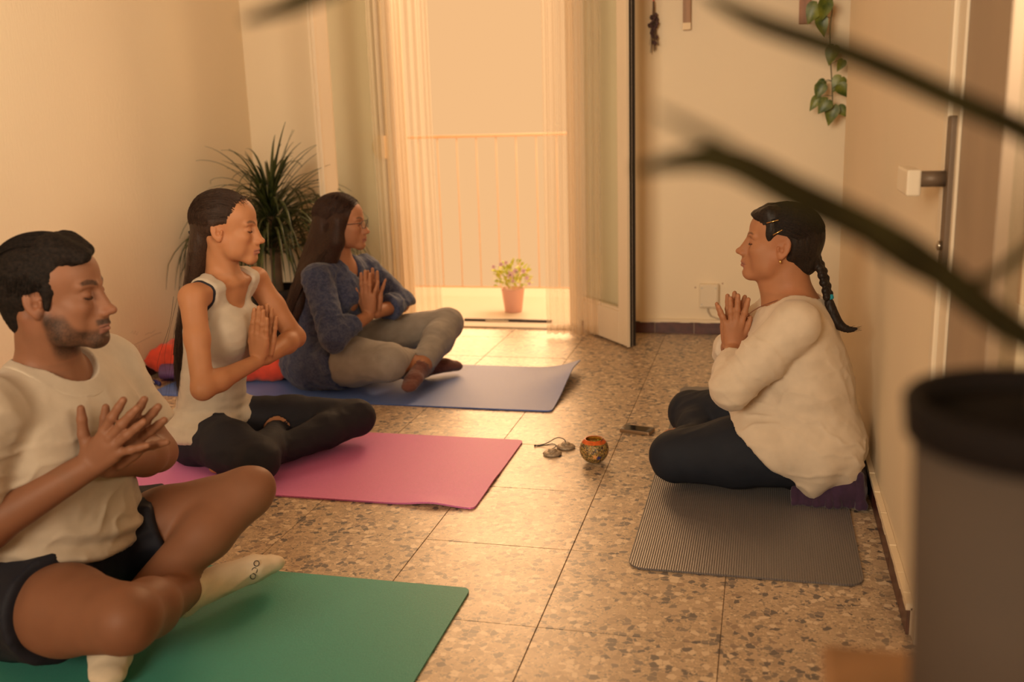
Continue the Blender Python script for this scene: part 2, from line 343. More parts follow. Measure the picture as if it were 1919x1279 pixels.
def cone(a, b, ra, rb, flat=None):
    a=np.asarray(a,float); b=np.asarray(b,float); r=max(ra,rb)
    lo=np.minimum(a,b)-r; hi=np.maximum(a,b)+r
    ba=b-a; L2=float(ba@ba)+1e-12
    def fn(X,Y,Z):
        px,py,pz=X-a[0],Y-a[1],Z-a[2]
        t=np.clip((px*ba[0]+py*ba[1]+pz*ba[2])/L2,0,1)
        qx,qy,qz=px-t*ba[0],py-t*ba[1],pz-t*ba[2]
        rr=ra+(rb-ra)*t
        q=np.sqrt(qx*qx+qy*qy+qz*qz)+1e-9
        if flat is None: return q-rr
        n,s_=flat; n=unit(n); qn=(qx*n[0]+qy*n[1]+qz*n[2])
        q2=np.sqrt(q*q+qn*qn*(1/(s_*s_)-1))+1e-9
        return q*(1-rr/q2)
    return Prim(lo,hi,fn)
def ell(c, r, R=None):
    c=np.asarray(c,float); r=np.asarray(r,float); m=r.max()
    if R is None: R=np.eye(3)
    def fn(X,Y,Z):
        px,py,pz=X-c[0],Y-c[1],Z-c[2]
        a=[px*R[0,i]+py*R[1,i]+pz*R[2,i] for i in range(3)]
        k0=np.sqrt(sum((a[i]/r[i])**2 for i in range(3)))+1e-9
        k1=np.sqrt(sum((a[i]/r[i]**2)**2 for i in range(3)))+1e-9
        return k0*(k0-1)/k1
    return Prim(c-m,c+m,fn)
def cyl(a,b,r):
    a=np.asarray(a,float); b=np.asarray(b,float); ba=b-a; L=np.linalg.norm(ba); n=ba/L; c=(a+b)/2
    def fn(X,Y,Z):
        px,py,pz=X-c[0],Y-c[1],Z-c[2]
        h=px*n[0]+py*n[1]+pz*n[2]
        q=np.sqrt(np.maximum(px*px+py*py+pz*pz-h*h,0))
        return np.maximum(q-r,np.abs(h)-L/2)
    e=r+L/2
    return Prim(np.minimum(a,b)-r,np.maximum(a,b)+r,fn)
def plane(p,n):
    """solid on the side the normal points away from"""
    n=unit(n); d=float(np.asarray(p)@n)
    return Prim(V(-99,-99,-99),V(99,99,99),lambda X,Y,Z:X*n[0]+Y*n[1]+Z*n[2]-d)
def chain(pts, rs, flat=None):
    return [cone(pts[i],pts[i+1],rs[i],rs[i+1],flat) for i in range(len(pts)-1)]
def spline(pts, rs, n=4):
    """smooth a polyline (Catmull-Rom) for rounded chains"""
    P=[np.asarray(p,float) for p in pts]; out=[];ro=[]
    for i in range(len(P)-1):
        p0=P[max(i-1,0)];p1=P[i];p2=P[i+1];p3=P[min(i+2,len(P)-1)]
        for j in range(n):
            t=j/n
            out.append(.5*((2*p1)+(-p0+p2)*t+(2*p0-5*p1+4*p2-p3)*t*t+(-p0+3*p1-3*p2+p3)*t**3)); ro.append(rs[i]+(rs[i+1]-rs[i])*t)
    out.append(P[-1]); ro.append(rs[-1]); return out,ro

class Model:
    def __init__(s): s.ops=[]
    def add(s, prims, k=.012):
        for p in (prims if isinstance(prims,list) else [prims]): s.ops.append(('u',p,k))
        return s
    def sub(s, prims, k=.006):
        for p in (prims if isinstance(prims,list) else [prims]): s.ops.append(('s',p,k))
        return s
    def cut(s, p, n, k=.002): s.ops.append(('c',plane(p,n),k)); return s   # removes the side n points to
    def inter(s, prim, k=.002): s.ops.append(('c',Prim(V(-99,-99,-99),V(99,99,99),prim.fn),k)); return s
    def bounds(s):
        lo=np.min([p.lo for o,p,k in s.ops if o=='u'],0); hi=np.max([p.hi for o,p,k in s.ops if o=='u'],0); return lo,hi

def evaluate(model, lo, hi, h, grow=0.0):
    lo=np.asarray(lo,float); hi=np.asarray(hi,float)
    n=np.ceil((hi-lo)/h).astype(int)+1
    ax=[(lo[i]+h*np.arange(n[i])).astype(np.float32) for i in range(3)]
    f=np.full(n,.08,np.float32)
    for op,p,k in model.ops:
        pad=k+.03+grow
        i0=np.clip(np.floor((p.lo-pad-lo)/h).astype(int),0,n); i1=np.clip(np.ceil((p.hi+pad-lo)/h).astype(int)+1,0,n)
        if np.any(i1<=i0): continue
        sl=tuple(slice(i0[i],i1[i]) for i in range(3))
        X=ax[0][sl[0]][:,None,None];Y=ax[1][sl[1]][None,:,None];Z=ax[2][sl[2]][None,None,:]
        d=p.fn(X,Y,Z).astype(np.float32); a=f[sl]
        if op=='u':
            hh=np.clip(.5+.5*(a-d)/k,0,1); f[sl]=a+(d-a)*hh-k*hh*(1-hh)
        else:
            if op=='s': d=-d
            hh=np.clip(.5-.5*(a-d)/k,0,1); f[sl]=a+(d-a)*hh+k*hh*(1-hh)
    if grow: f-=grow
    return f,lo,h

def surface_nets(f,lo,h):
    s=f<0
    # close the field at the borders of the box
    c=[s[i:s.shape[0]-1+i, j:s.shape[1]-1+j, k:s.shape[2]-1+k] for i in (0,1) for j in (0,1) for k in (0,1)]
    cnt=sum(x.astype(np.int8) for x in c); act=(cnt>0)&(cnt<8)
    I=np.argwhere(act)
    if len(I)==0: return np.zeros((0,3)),np.zeros((0,4),int)
    idx=np.full(act.shape,-1,np.int32); idx[act]=np.arange(len(I))
    off=[(i,j,k) for i in (0,1) for j in (0,1) for k in (0,1)]
    val=np.stack([f[I[:,0]+o[0],I[:,1]+o[1],I[:,2]+o[2]] for o in off],1)
    acc=np.zeros((len(I),3)); num=np.zeros(len(I))
    for a in range(8):
        for b in range(a+1,8):
            d=np.array(off[b])-np.array(off[a])
            if np.abs(d).sum()!=1 : continue
            va,vb=val[:,a],val[:,b]; m=(va<0)!=(vb<0)
            t=np.where(m,va/np.where(m,va-vb,1),0)
            acc+=m[:,None]*(np.array(off[a])+t[:,None]*d); num+=m
    v=lo+h*(I+acc/num[:,None])
    quads=[]
    n=f.shape
    for ax in range(3):
        o1,o2=[i for i in range(3) if i!=ax]
        sa=[slice(None)]*3; sb=[slice(None)]*3; sa[ax]=slice(0,-1); sb[ax]=slice(1,None)
        A,B=s[tuple(sa)],s[tuple(sb)]
        E=np.argwhere(A!=B)
        ok=(E[:,o1]>0)&(E[:,o2]>0)&(E[:,o1]<n[o1]-1)&(E[:,o2]<n[o2]-1)
        E=E[ok]
        if not len(E): continue
        def g(d1,d2):
            q=E.copy(); q[:,o1]-=d1; q[:,o2]-=d2; return idx[q[:,0],q[:,1],q[:,2]]
        Q=np.stack([g(1,1),g(0,1),g(0,0),g(1,0)],1)
        flip=~A[E[:,0],E[:,1],E[:,2]]
        if ax==1: flip=~flip
        Q[flip]=Q[flip][:,::-1]
        quads.append(Q)
    return v,np.concatenate(quads)

def relax(v,q,it=2,lam=.5):
    for _ in range(it):
        acc=np.zeros_like(v); num=np.zeros(len(v))
        for a in range(4):
            b=(a+1)%4
            np.add.at(acc,q[:,a],v[q[:,b]]); np.add.at(num,q[:,a],1)
            np.add.at(acc,q[:,b],v[q[:,a]]); np.add.at(num,q[:,b],1)
        v=v+(acc/np.maximum(num,1)[:,None]-v)*lam
    return v
def vnormals(v,q):
    n=np.cross(v[q[:,2]]-v[q[:,0]],v[q[:,3]]-v[q[:,1]]); acc=np.zeros_like(v)
    for a in range(4): np.add.at(acc,q[:,a],n)
    return acc/(np.linalg.norm(acc,axis=1)[:,None]+1e-12)

def hash3(ix,iy,iz,seed):
    n=(ix*73856093)^(iy*19349663)^(iz*83492791)^(seed*2654435)
    n=(n^(n>>13))*1274126177; n=n^(n>>16)
    return (n&0xffff)/65535.0
def vnoise(P,scale=(1,1,1),seed=0):
    """smooth value noise in -1..1"""
    Q=P*np.asarray(scale); i=np.floor(Q).astype(np.int64); f=Q-i; f=f*f*(3-2*f); r=0
    for a in (0,1):
        for b in (0,1):
            for c in (0,1):
                w=(f[:,0] if a else 1-f[:,0])*(f[:,1] if b else 1-f[:,1])*(f[:,2] if c else 1-f[:,2])
                r=r+w*hash3(i[:,0]+a,i[:,1]+b,i[:,2]+c,seed)
    return r*2-1

def mesh_np(name, v, q, mat=None, smooth=True, col=None):
    me=bpy.data.meshes.new(name); n=len(q); k=q.shape[1]
    me.vertices.add(len(v)); me.vertices.foreach_set('co',np.ascontiguousarray(v,dtype=np.float32).ravel())
    me.loops.add(n*k); me.loops.foreach_set('vertex_index',np.ascontiguousarray(q,dtype=np.int32).ravel())
    me.polygons.add(n); me.polygons.foreach_set('loop_start',np.arange(0,n*k,k,dtype=np.int32))
    me.polygons.foreach_set('loop_total',np.full(n,k,dtype=np.int32))
    if smooth: me.polygons.foreach_set('use_smooth',np.ones(n,bool))
    me.update(calc_edges=True); me.validate()
    if col is not None:
        at_=me.color_attributes.new('tint','FLOAT_COLOR','POINT')
        at_.data.foreach_set('color',np.concatenate([col,np.ones((len(col),1))],1).astype(np.float32).ravel())
    if mat: me.materials.append(mat)
    return me

def sculpt(name, model, h, mat, parent=None, box=None, fine=(), relax_it=1, disp=None, colour=None, grow=0.0):
    """one mesh from a distance-field model; `fine` = list of (lo,hi,h) boxes meshed at a finer step"""
    if box is None:
        lo,hi=model.bounds(); lo=lo-.02-grow; hi=hi+.02+grow
    else: lo,hi=map(np.asarray,box)
    Vs=[];Qs=[];n=0
    def part(lo,hi,h,keep):
        nonlocal n
        f,l,hh=evaluate(model,lo,hi,h,grow); v,q=surface_nets(f,l,hh)
        if len(q)==0: return
        v=relax(v,q,relax_it)
        c=v[q].mean(1); m=keep(c); q=q[m]
        if disp is not None: v=v+vnormals(v,q)*disp(v)[:,None]
        u,inv=np.unique(q,return_inverse=True); v=v[u]; q=inv.reshape(q.shape)
        Vs.append(v);Qs.append(q+n);n+=len(v)
    inside=lambda c,lo,hi,e:np.all((c>np.asarray(lo)+e)&(c<np.asarray(hi)-e),axis=1)
    def coarse(c):
        m=np.ones(len(c),bool)
        for (a,b,_) in fine: m&=~inside(c,a,b,h*2.0)
        return m
    part(lo,hi,h,coarse)
    for i,(a,b,fh) in enumerate(fine):
        def keep(c,i=i,a=a,b=b,fh=fh):
            m=inside(c,a,b,fh*1.2)
            for (a2,b2,f2) in fine[:i]: m&=~inside(c,a2,b2,f2*3)
            return m
        part(a,b,fh,keep)
    v=np.concatenate(Vs);q=np.concatenate(Qs)
    me=mesh_np(name,v,q,mat,col=None if colour is None else colour(v))
    return link(name,me,parent)
# ---------------------------------------------------------------- the setting
XL, XR, YB, YR, ZC = -2.73, .335, 5.05, -1.7, 2.72        # left wall, right wall, back wall, rear wall, ceiling
DL, DR, DH = -1.94, -.93, 2.36                            # balcony opening
NOOK_Y, NOOK_X = 4.62, .62
def wall(name, boxes, mat):
    m=MB()
    for lo,hi in boxes: m.box(lo,hi)
    return structure(m.build(name,MAT[mat]))
wall_left=wall('wall_left',[((XL-.15,YR-.15,0),(XL,YB,ZC))],'wall_ribbed')
wall_back=wall('wall_back',[((XL-.15,YB,0),(DL,YB+.20,ZC)),((DR,YB,0),(NOOK_X+.15,YB+.20,ZC)),((DL,YB,DH),(DR,YB+.20,ZC))],'wall')
# right wall: glazed door opening at Y .62..2.06
wall_right=wall('wall_right',[((XR,2.10,0),(XR+.15,NOOK_Y,ZC)),((XR,.56,2.14),(XR+.15,2.10,ZC)),((XR,YR-.15,0),(XR+.15,.56,ZC)),
     ((NOOK_X,NOOK_Y,0),(NOOK_X+.15,YB,ZC)),((XR+.15,NOOK_Y-.15,0),(NOOK_X+.15,NOOK_Y,ZC))],'wall_ribbed')
wall_rear=wall('wall_rear',[((XL-.15,YR-.15,0),(-2.35,YR,ZC)),((-.05,YR-.15,0),(XR,YR,ZC)),((-2.35,YR-.15,0),(-.05,YR,.9)),((-2.35,YR-.15,2.5),(-.05,YR,ZC))],'wall')
ceiling=wall('ceiling',[((XL-.15,YR-.15,ZC),(NOOK_X+.15,YB+.2,ZC+.1))],'ceiling')
# floor of terrazzo tiles with recessed joints
floor=structure(MB().box((XL-.15,YR-.15,-.12),(NOOK_X+.15,YB+.2,-.0015)).build('floor',MAT['grout']))
tile_cache={}
def lines(o,p,a,b):
    k=math.floor((a-o)/p)+1; L=[a]
    while o+k*p<b-.002: L.append(o+k*p); k+=1
    return L+[b]
gx=lines(-.471,.4035,XL,NOOK_X); gy=lines(1.986,.411,YR,YB+.2)
J=.0009
for i in range(len(gx)-1):
    for j in range(len(gy)-1):
        x0,x1,y0,y1=gx[i],gx[i+1],gy[j],gy[j+1]
        if y1<-.2 and False: continue
        k=(round(x1-x0,4),round(y1-y0,4))
        if k not in tile_cache:
            a,b_=k[0]/2-J,k[1]/2-J; e=.0008
            t=MB().add([(-a,-b_,-.012),(a,-b_,-.012),(a,b_,-.012),(-a,b_,-.012),(-a,-b_,-e),(a,-b_,-e),(a,b_,-e),(-a,b_,-e),(-a+e,-b_+e,0),(a-e,-b_+e,0),(a-e,b_-e,0),(-a+e,b_-e,0)],
               [(0,1,5,4),(1,2,6,5),(2,3,7,6),(3,0,4,7),(4,5,9,8),(5,6,10,9),(6,7,11,10),(7,4,8,11),(8,9,10,11)])
            o=t.build('tile',MAT['terrazzo'],floor); tile_cache[k]=o.data
        else: o=link('tile',tile_cache[k],floor)
        o.location=((x0+x1)/2,(y0+y1)/2,random.uniform(-.0003,.0003))
# skirting tiles
def skirting(name, a, b, first, step, inward, h=.068):
    a=np.array([*a,0.]); b=np.array([*b,0.]); d=unit(b-a); L=np.linalg.norm(b-a); n=np.array([*inward,0.])
    def slab(s0,s1,t0,t1,z0,z1):
        P=[a+d*s+n*t for s,t in ((s0,t0),(s1,t0),(s1,t1),(s0,t1))]
        return MB().add([(*p[:2],z0) for p in P]+[(*p[:2],z1) for p in P],[(0,3,2,1),(4,5,6,7),(0,1,5,4),(1,2,6,5),(2,3,7,6),(3,0,4,7)])
    base=structure(slab(0,L,.0005,.007,.001,h-.003).build(name,MAT['grout_light']))
    # paint overlapping the tile top, uneven
    m=MB(); s=0; 
    n_=int(L/.05)
    for i in range(n_):
        s0=L*i/n_; s1=L*(i+1)/n_+.001; z=h-.004-random.random()*.006
        q=slab(s0,s1,.0008,.0165,z,h+.006+random.random()*.004); m.add(q.v,q.f)
    m.build('paint_edge',MAT['wall'],base)
    s=first
    cuts=[0]
    while s<L-.02:
        if s>.02: cuts.append(s)
        s+=step
    cuts.append(L)
    for i in range(len(cuts)-1):
        slab(cuts[i]+.0015,cuts[i+1]-.0015,.001,.013+random.random()*.001,.001,h).build('skirting_tile',MAT['skirting'],base,bevel=.001)
    return base
skirting('baseboard_left',(XL,.2),(XL,YB),.07,.202,(1,0))
skirting('baseboard_back',(DR+.02,YB),(NOOK_X,YB),.183,.199,(0,-1))
skirting('baseboard_back_left',(XL+.02,YB),(DL,YB),.1,.2,(0,-1))
skirting('baseboard_right',(XR,2.101),(XR,NOOK_Y),.12,.2,(-1,0))
# pencil scribble on the left wall
m=MB()
def on_left(pts,r=.0012): m.tube([(XL+.0006,y,z) for y,z in pts],r,4)
sc=[[(3.80,.222),(3.815,.232),(3.822,.214),(3.835,.226),(3.842,.206),(3.855,.218)],[(3.80,.165),(3.90,.172),(3.98,.178),(4.03,.176)],[(3.83,.16),(3.825,.13)],[(3.85,.16),(3.842,.12)],[(3.90,.192),(3.93,.196),(3.95,.190),(3.985,.197)]]
for s in sc: on_left(s)
m.build('pencil_scribble',MAT['pencil'],wall_left)

# ---------------------------------------------------------------- balcony door
door_1=structure(MB().box((DL,YB+.12,0),(DL+.045,YB+.19,DH)).box((DR-.045,YB+.12,0),(DR,YB+.19,DH)).box((DL+.045,YB+.12,DH-.05),(DR-.045,YB+.19,DH)).build('door_1',MAT['white_paint'],bevel=.003))
def leaf(hinge, free, flip):
    """glazed door leaf between two floor points"""
    a=np.array([*hinge,0.]); b=np.array([*free,0.]); d=unit(b-a); L=np.linalg.norm(b-a); n=np.array([-d[1],d[0],0.])*flip
    def slab(s0,s1,t0,t1,z0,z1):
        P=[a+d*s+n*t for s,t in ((s0,t0),(s1,t0),(s1,t1),(s0,t1))]
        return [(*p[:2],z0) for p in P]+[(*p[:2],z1) for p in P]
    Fq=[(0,3,2,1),(4,5,6,7),(0,1,5,4),(1,2,6,5),(2,3,7,6),(3,0,4,7)]
    def part(name,mat,*bs,bev=.003,par=door_1):
        m=MB()
        for q in bs: m.add(slab(*q),Fq)
        return m.build(name,MAT[mat],par,bevel=bev)
    st=.085; z0,z1=.012,2.28; T=.045
    o=part('door_leaf','white_paint',(0,st,0,T,z0,z1),(L-st,L,0,T,z0,z1),(st,L-st,0,T,z0,z0+.16),(st,L-st,0,T,z1-.09,z1))
    # glazing beads
    g=.014
    part('glazing_bead','white_paint',(st,st+g,.006,T-.006,z0+.16,z1-.09),(L-st-g,L-st,.006,T-.006,z0+.16,z1-.09),(st+g,L-st-g,.006,T-.006,z0+.16,z0+.16+g),(st+g,L-st-g,.006,T-.006,z1-.09-g,z1-.09),par=o,bev=.002)
    part('pane','glass',(st+.004,L-st-.004,T/2-.002,T/2+.002,z0+.163,z1-.093),par=o,bev=0)
    if flip<0: part('gasket','rubber',(L,L+.006,.002,.019,z0,z1),(L,L+.006,.021,.036,z0,z1),par=o,bev=0)
    part('edge_strip','white_paint',(L,L+.005,.019,.021,z0,z1),(L+.001,L+.010,.036,T+.004,z0,z1),par=o,bev=0)
    return o
leaf_r=leaf((DR-.03,YB+.14),(-.585,4.70),-1)
leaf_l=leaf((DL+.02,YB+.14),(-2.125,4.57),1)
thr=structure(MB().box((DL,YB+.02,-.001),(DR,YB+.21,.010)).build('trim_1',MAT['slab'],bevel=.003))
tag(MB().box((-1.60,5.195,.010),(-1.105,5.215,.024)).build('threshold_rail',MAT['dark_metal'],thr,bevel=.002))
MB().box((-1.475,5.183,.008),(-1.345,5.196,.020)).build('floor_bolt',MAT['metal'],thr,bevel=.002)

# balcony outside
balcony=structure(MB().box((-3.6,YB+.2,-.14),(1.2,6.35,-.004)).build('floor_balcony',MAT['slab']))
rail=thing('balcony_railing','thin brown metal balcony railing beyond the open glazed doors','railing',loc=(-1.5,6.0,0))
def railpart(name,m): return adopt(m.build(name,MAT['rail'],None,smooth=True),rail)
railpart('top_rail',MB().tube([(-3.4,6.0,1.0),(1.0,6.0,1.0)],.009,8))
railpart('bottom_rail',MB().tube([(-3.4,6.0,.06),(1.0,6.0,.06)],.005,8))
for k in range(-14,21):
    x=-1.723+k*.1257
    railpart('baluster',MB().tube([(x,6.0,.055),(x,6.0,1.0)],.0034,6))
for x in (-3.4,1.0): railpart('post',MB().tube([(x,6.0,-.004),(x,6.0,1.02)],.012,8))

# sheer curtains
def curtain(name,label,x0,x1,amp,folds,seed):
    rnd=random.Random(seed); ph=[rnd.uniform(0,6.28) for _ in range(4)]
    t=thing(name,label,'curtain','sheer curtains at the balcony door',loc=((x0+x1)/2,4.92,0))
    def fn(u,v):
        z=.018+v*2.46; x=x0+(x1-x0)*u+.006*math.sin(5*v+ph[0])*(1-v)
        y=4.905+amp*(math.sin(u*folds*6.283+ph[1]+.5*math.sin(2*v+ph[2]))+.45*math.sin(u*folds*2.3*6.283+ph[3]))*(.75+.35*(1-v))
        return (x,y,z)
    o=MB().grid(fn,int(folds*22),26).build('cloth',MAT['curtain'],None,smooth=True,recalc=False); adopt(o,t)
    h=MB().grid(lambda u,v:tuple(np.array(fn(u,0))+np.array([0,-.002,v*.045-.002])),int(folds*22),3).build('hem',MAT['curtain'],None,smooth=True,recalc=False); adopt(h,t)
    return t
curtain('curtain','sheer white curtain hanging beside the left glazed door leaf',-1.955,-1.63,.012,7,3)
curtain('curtain','sheer white curtain gathered beside the right glazed door leaf',-1.06,-.775,.014,7,5)
rod=tag(MB().tube([(-2.3,4.92,2.50),(-.5,4.92,2.50)],.011,10).build('curtain_rod',MAT['white_paint'],smooth=True),'white curtain rod above the balcony door','curtain rod')
for x in (-2.2,-.6): MB().tube([(x,4.92,2.50),(x,YB-.001,2.50)],.007,8).build('bracket',MAT['white_paint'],rod,smooth=True)

# roller-shutter strap winder on the wall left of the curtain
w=thing('shutter_strap_winder','yellowed rounded strap winder with grey strap beside the left curtain','strap winder',loc=(-1.965,YB,.975))
m=MB(); q=[]
for k in range(13):
    a=math.pi/2+math.pi*k/12; q.append((-1.972+.040*math.cos(a),.975+.060*math.sin(a)))
q+=[(-1.942,.915),(-1.942,1.035)]
m.add([(x,YB-.001,z) for x,z in q]+[(x,YB-.035,z) for x,z in q],[tuple(range(15)),tuple(range(29,14,-1))]+[(i,(i+1)%15,15+(i+1)%15,15+i) for i in range(15)])
adopt(m.build('housing',MAT['plastic_yellow'],bevel=.003),w)
adopt(MB().box((-1.962,YB-.016,1.03),(-1.945,YB-.013,2.45)).build('strap',MAT['strap']),w)
adopt(MB().tube([(-1.980,YB-.004,1.03),(-1.983,YB-.004,1.6),(-1.988,YB-.004,2.4)],.004,6).build('cord',MAT['cable'],smooth=True),w)
adopt(MB().tube([(-1.945,YB-.008,.92),(-1.948,YB-.008,.6),(-1.94,YB-.008,.4),(-1.95,YB-.008,.07)],.0045,6).build('lower_cord',MAT['strap'],smooth=True),w)

# junction box low on the back wall
b_=thing('junction_box','cream plastic junction box with cable low on the back wall','junction box',loc=(-.255,YB,.2))
adopt(MB().box((-.305,YB-.032,.140),(-.207,YB-.0005,.262)).build('housing',MAT['plastic'],bevel=.006),b_)
adopt(MB().box((-.297,YB-.036,.148),(-.215,YB-.0325,.254)).build('cover',MAT['plastic'],bevel=.002),b_)
for x,z in ((-.290,.16),(-.222,.16),(-.29,.243),(-.222,.243)): adopt(MB().lathe([(.004,0),(.004,.002)],(x,YB-.0365,z),10,axis=(0,-1,0)).build('screw',MAT['metal']),b_)
adopt(MB().tube([(-.262,YB-.012,.142),(-.26,YB-.012,.12),(-.245,YB-.010,.095),(-.21,YB-.008,.082),(-.15,YB-.006,.080)],.004,6).build('cable',MAT['cable'],smooth=True),b_)
for x,z in ((-.325,.24),(-.19,.262)): MB().lathe([(.004,0),(.003,.0015)],(x,YB-.0002,z),8,axis=(0,-1,0)).build('nail_hole',MAT['wood_dark'],wall_back)
# shelf above with two brackets, only their lower ends in view
sh=thing('wall_shelf','wooden wall shelf high on the back wall with angled brackets','shelf',loc=(-.1,YB,1.6))
adopt(MB().box((-.62,YB-.26,1.735),(.58,YB-.001,1.757)).build('board',MAT['wood'],bevel=.003),sh)
for x,mt,dz in ((-.377,'wood',0),(.164,'wood_dark',0)):
    m=MB(); w2=.019 if mt=='wood' else .026
    m.box((x-w2,YB-.022,1.492),(x+w2,YB-.001,1.735)); adopt(m.build('bracket',MAT[mt],bevel=.002),sh)
adopt(MB().box((-.396,YB-.0235,1.493),(-.358,YB-.0222,1.525)).build('bracket_end',MAT['plastic_yellow']),sh)
# dried flower bunch hanging from a string
bu=thing('dried_flower_bunch','dried dark flower bunch hanging upside down by a string beside the door leaf','dried flowers',loc=(-.534,YB,1.5))
adopt(MB().tube([(-.534,YB-.02,1.735),(-.536,YB-.02,1.66),(-.534,YB-.02,1.60)],.003,6).build('string',MAT['red_cloth']),bu)
m=MB(); rnd=random.Random(4)
for k in range(16):
    a=rnd.uniform(0,6.28); s=rnd.uniform(.2,1)
    m.tube([(-.534+.003*math.cos(a),YB-.03+.003*math.sin(a),1.63),(-.534+.012*s*math.cos(a),YB-.03+.010*s*math.sin(a),1.50),(-.534+.034*s*math.cos(a),YB-.032+.022*s*math.sin(a),1.385+rnd.random()*.05)],[.0022,.0018,.001],5)
adopt(m.build('stems',MAT['bark']),bu)
for k in range(22):
    a=rnd.uniform(0,6.28); s=rnd.uniform(.2,1); z=rnd.choice([rnd.uniform(1.50,1.57),rnd.uniform(1.42,1.50)])
    c=np.array([-.534+.022*s*math.cos(a),YB-.034+.016*s*math.sin(a),z])
    o=MB().lathe([(.001,-.012),(.008,-.006),(.009,.002),(.004,.010),(.001,.012)],(0,0,0),7,axis=(rnd.uniform(-.6,.6),rnd.uniform(-.5,.5),1)).build('dried_head',MAT['dry'],smooth=True)
    o.location=c; adopt(o,bu)
# trailing vine at the corner
vine=thing('trailing_vine','trailing vine with heart-shaped green leaves hanging in the back right corner','plant',loc=(.265,4.93,1.6))
VY=4.93
def on(px,py,Y):            # image measurement at a known distance from the camera
    d=_r*(px-959.5)/F_PX-_u*(py-639.5)/F_PX+_f; return np.array([0,0,CAM_H])+d*(Y/d[1])
vs_=[on(*p,VY) for p in ((1556,-110),(1558,-40),(1560,10),(1555,60),(1557,120),(1560,180),(1558,212))]
adopt(MB().tube(spline(vs_,[.003]*7)[0],.0028,6).build('stem',MAT['stem'],smooth=True),vine)
def heart(c,tip,width,nrm,name='leaf',mat='leaf2',parent=None,curl=.2):
    c=np.asarray(c,float); tip=np.asarray(tip,float); t=tip-c; L=np.linalg.norm(t); t=t/L; nrm=unit(np.asarray(nrm,float)-t*np.dot(nrm,t)); b=np.cross(t,nrm)
    prof=[(-.10,.30),(-.06,.62),(.06,.90),(.22,1.0),(.42,.88),(.62,.62),(.82,.30),(.95,.08),(1.0,.01)]
    vs=[];fs=[];th=.0006
    for s,w in prof:
        for k in (-1,-.5,0,.5,1):
            back=.10*L if (k==0 and s<0) else 0
            vs.append(c+t*(s*L+back)+b*(w*k*width)+nrm*(-curl*L*s*s+.22*abs(k)*w*width))
    n=len(prof)*5; vs+= [v-nrm*th for v in vs]
    for i in range(len(prof)-1):
        for k in range(4):
            a=i*5+k; fs.append((a,a+1,a+6,a+5)); fs.append((n+a,n+a+5,n+a+6,n+a+1))
    o=MB().add(vs,fs).build(name,MAT[mat],smooth=True,recalc=False)
    return adopt(o,parent) if parent else o
for (c,tp,wd,dy) in [((1532,8),(1512,45),.040,-.04),((1548,0),(1541,40),.036,-.06),((1538,32),(1545,70),.030,-.03),((1563,88),(1552,122),.033,-.03),((1580,112),(1570,134),.022,-.05),
      ((1545,152),(1526,165),.020,-.02),((1541,158),(1529,186),.030,-.05),((1577,145),(1560,172),.034,-.01),((1572,160),(1592,182),.03,-.07),((1534,182),(1517,208),.024,-.04),((1552,188),(1533,213),.035,-.07),((1562,198),(1552,236),.034,-.03),((1572,200),(1590,220),.024,0)]:
    A=on(*c,VY+dy); B=on(*tp,VY+dy-.01); near=vs_[int(np.argmin([np.linalg.norm(v-A) for v in vs_]))]
    heart(A,B,wd,(random.uniform(-.4,.4),-1,random.uniform(.1,.7)),parent=vine)
    st=min(spline(vs_,[.003]*7)[0],key=lambda v:np.linalg.norm(v-A))
    adopt(MB().tube([st,(st+A)/2+np.array([0,0,.006]),A],.0014,5).build('leaf_stalk',MAT['stem'],smooth=True),vine)

# ---------------------------------------------------------------- glazed door in the right wall (seen very obliquely, near the camera)
door_2=structure(MB().box((XR-.004,2.06,0),(XR+.10,2.10,2.14)).box((XR-.004,.56,0),(XR+.10,.60,2.14)).box((XR-.004,.60,2.09),(XR+.10,2.06,2.14)).build('door_2',MAT['white_paint'],bevel=.003))
fr=MB().box((XR+.01,1.66,.01),(XR+.055,2.055,2.085)).box((XR+.01,.605,.01),(XR+.055,.72,2.085)).box((XR+.01,.72,.01),(XR+.055,1.66,.62)).box((XR+.01,.72,1.97),(XR+.055,1.66,2.085)).build('door_leaf',MAT['grey_paint'],door_2,bevel=.004)
MB().box((XR+.03,.72,.62),(XR+.034,1.66,1.97)).build('pane',MAT['glass'],fr)
MB().box((XR+.004,1.98,.01),(XR+.0095,2.055,2.085)).build('edge_trim',MAT['white_paint'],fr,bevel=.001)
pl=MB().box((XR-.006,2.0,.80),(XR+.009,2.045,1.10)).build('handle_plate',MAT['bronze_plate'],fr,bevel=.003)
hz=.985
MB().tube([(XR-.004,2.03,hz),(XR-.049,2.03,hz)],.015,12).build('handle_neck',MAT['bronze_plate'],pl,smooth=True)
m=MB().box((XR-.074,2.02,hz-.032),(XR-.048,2.165,hz+.018)); m.build('handle_lever',MAT['white_paint'],pl,bevel=.004)
MB().lathe([(.009,0),(.009,.006),(.005,.008)],(XR-.006,2.023,.86),12,axis=(-1,0,0)).build('lock_cylinder',MAT['metal'],pl,smooth=True)
# unseen window added behind the camera to let the fill lamp in
fill_window=structure(MB().box((-2.35,YR-.1,.9),(-2.30,YR-.04,2.5)).box((-.10,YR-.1,.9),(-.05,YR-.04,2.5)).box((-2.30,YR-.1,.9),(-.10,YR-.04,.95)).box((-2.30,YR-.1,2.45),(-.10,YR-.04,2.5)).box((-1.225,YR-.1,.95),(-1.175,YR-.04,2.45)).build('fill_window',MAT['white_paint'],bevel=.003))
for x0,x1 in ((-2.30,-1.225),(-1.175,-.10)): MB().box((x0,YR-.072,.95),(x1,YR-.068,2.45)).build('pane',MAT['glass'],fill_window)
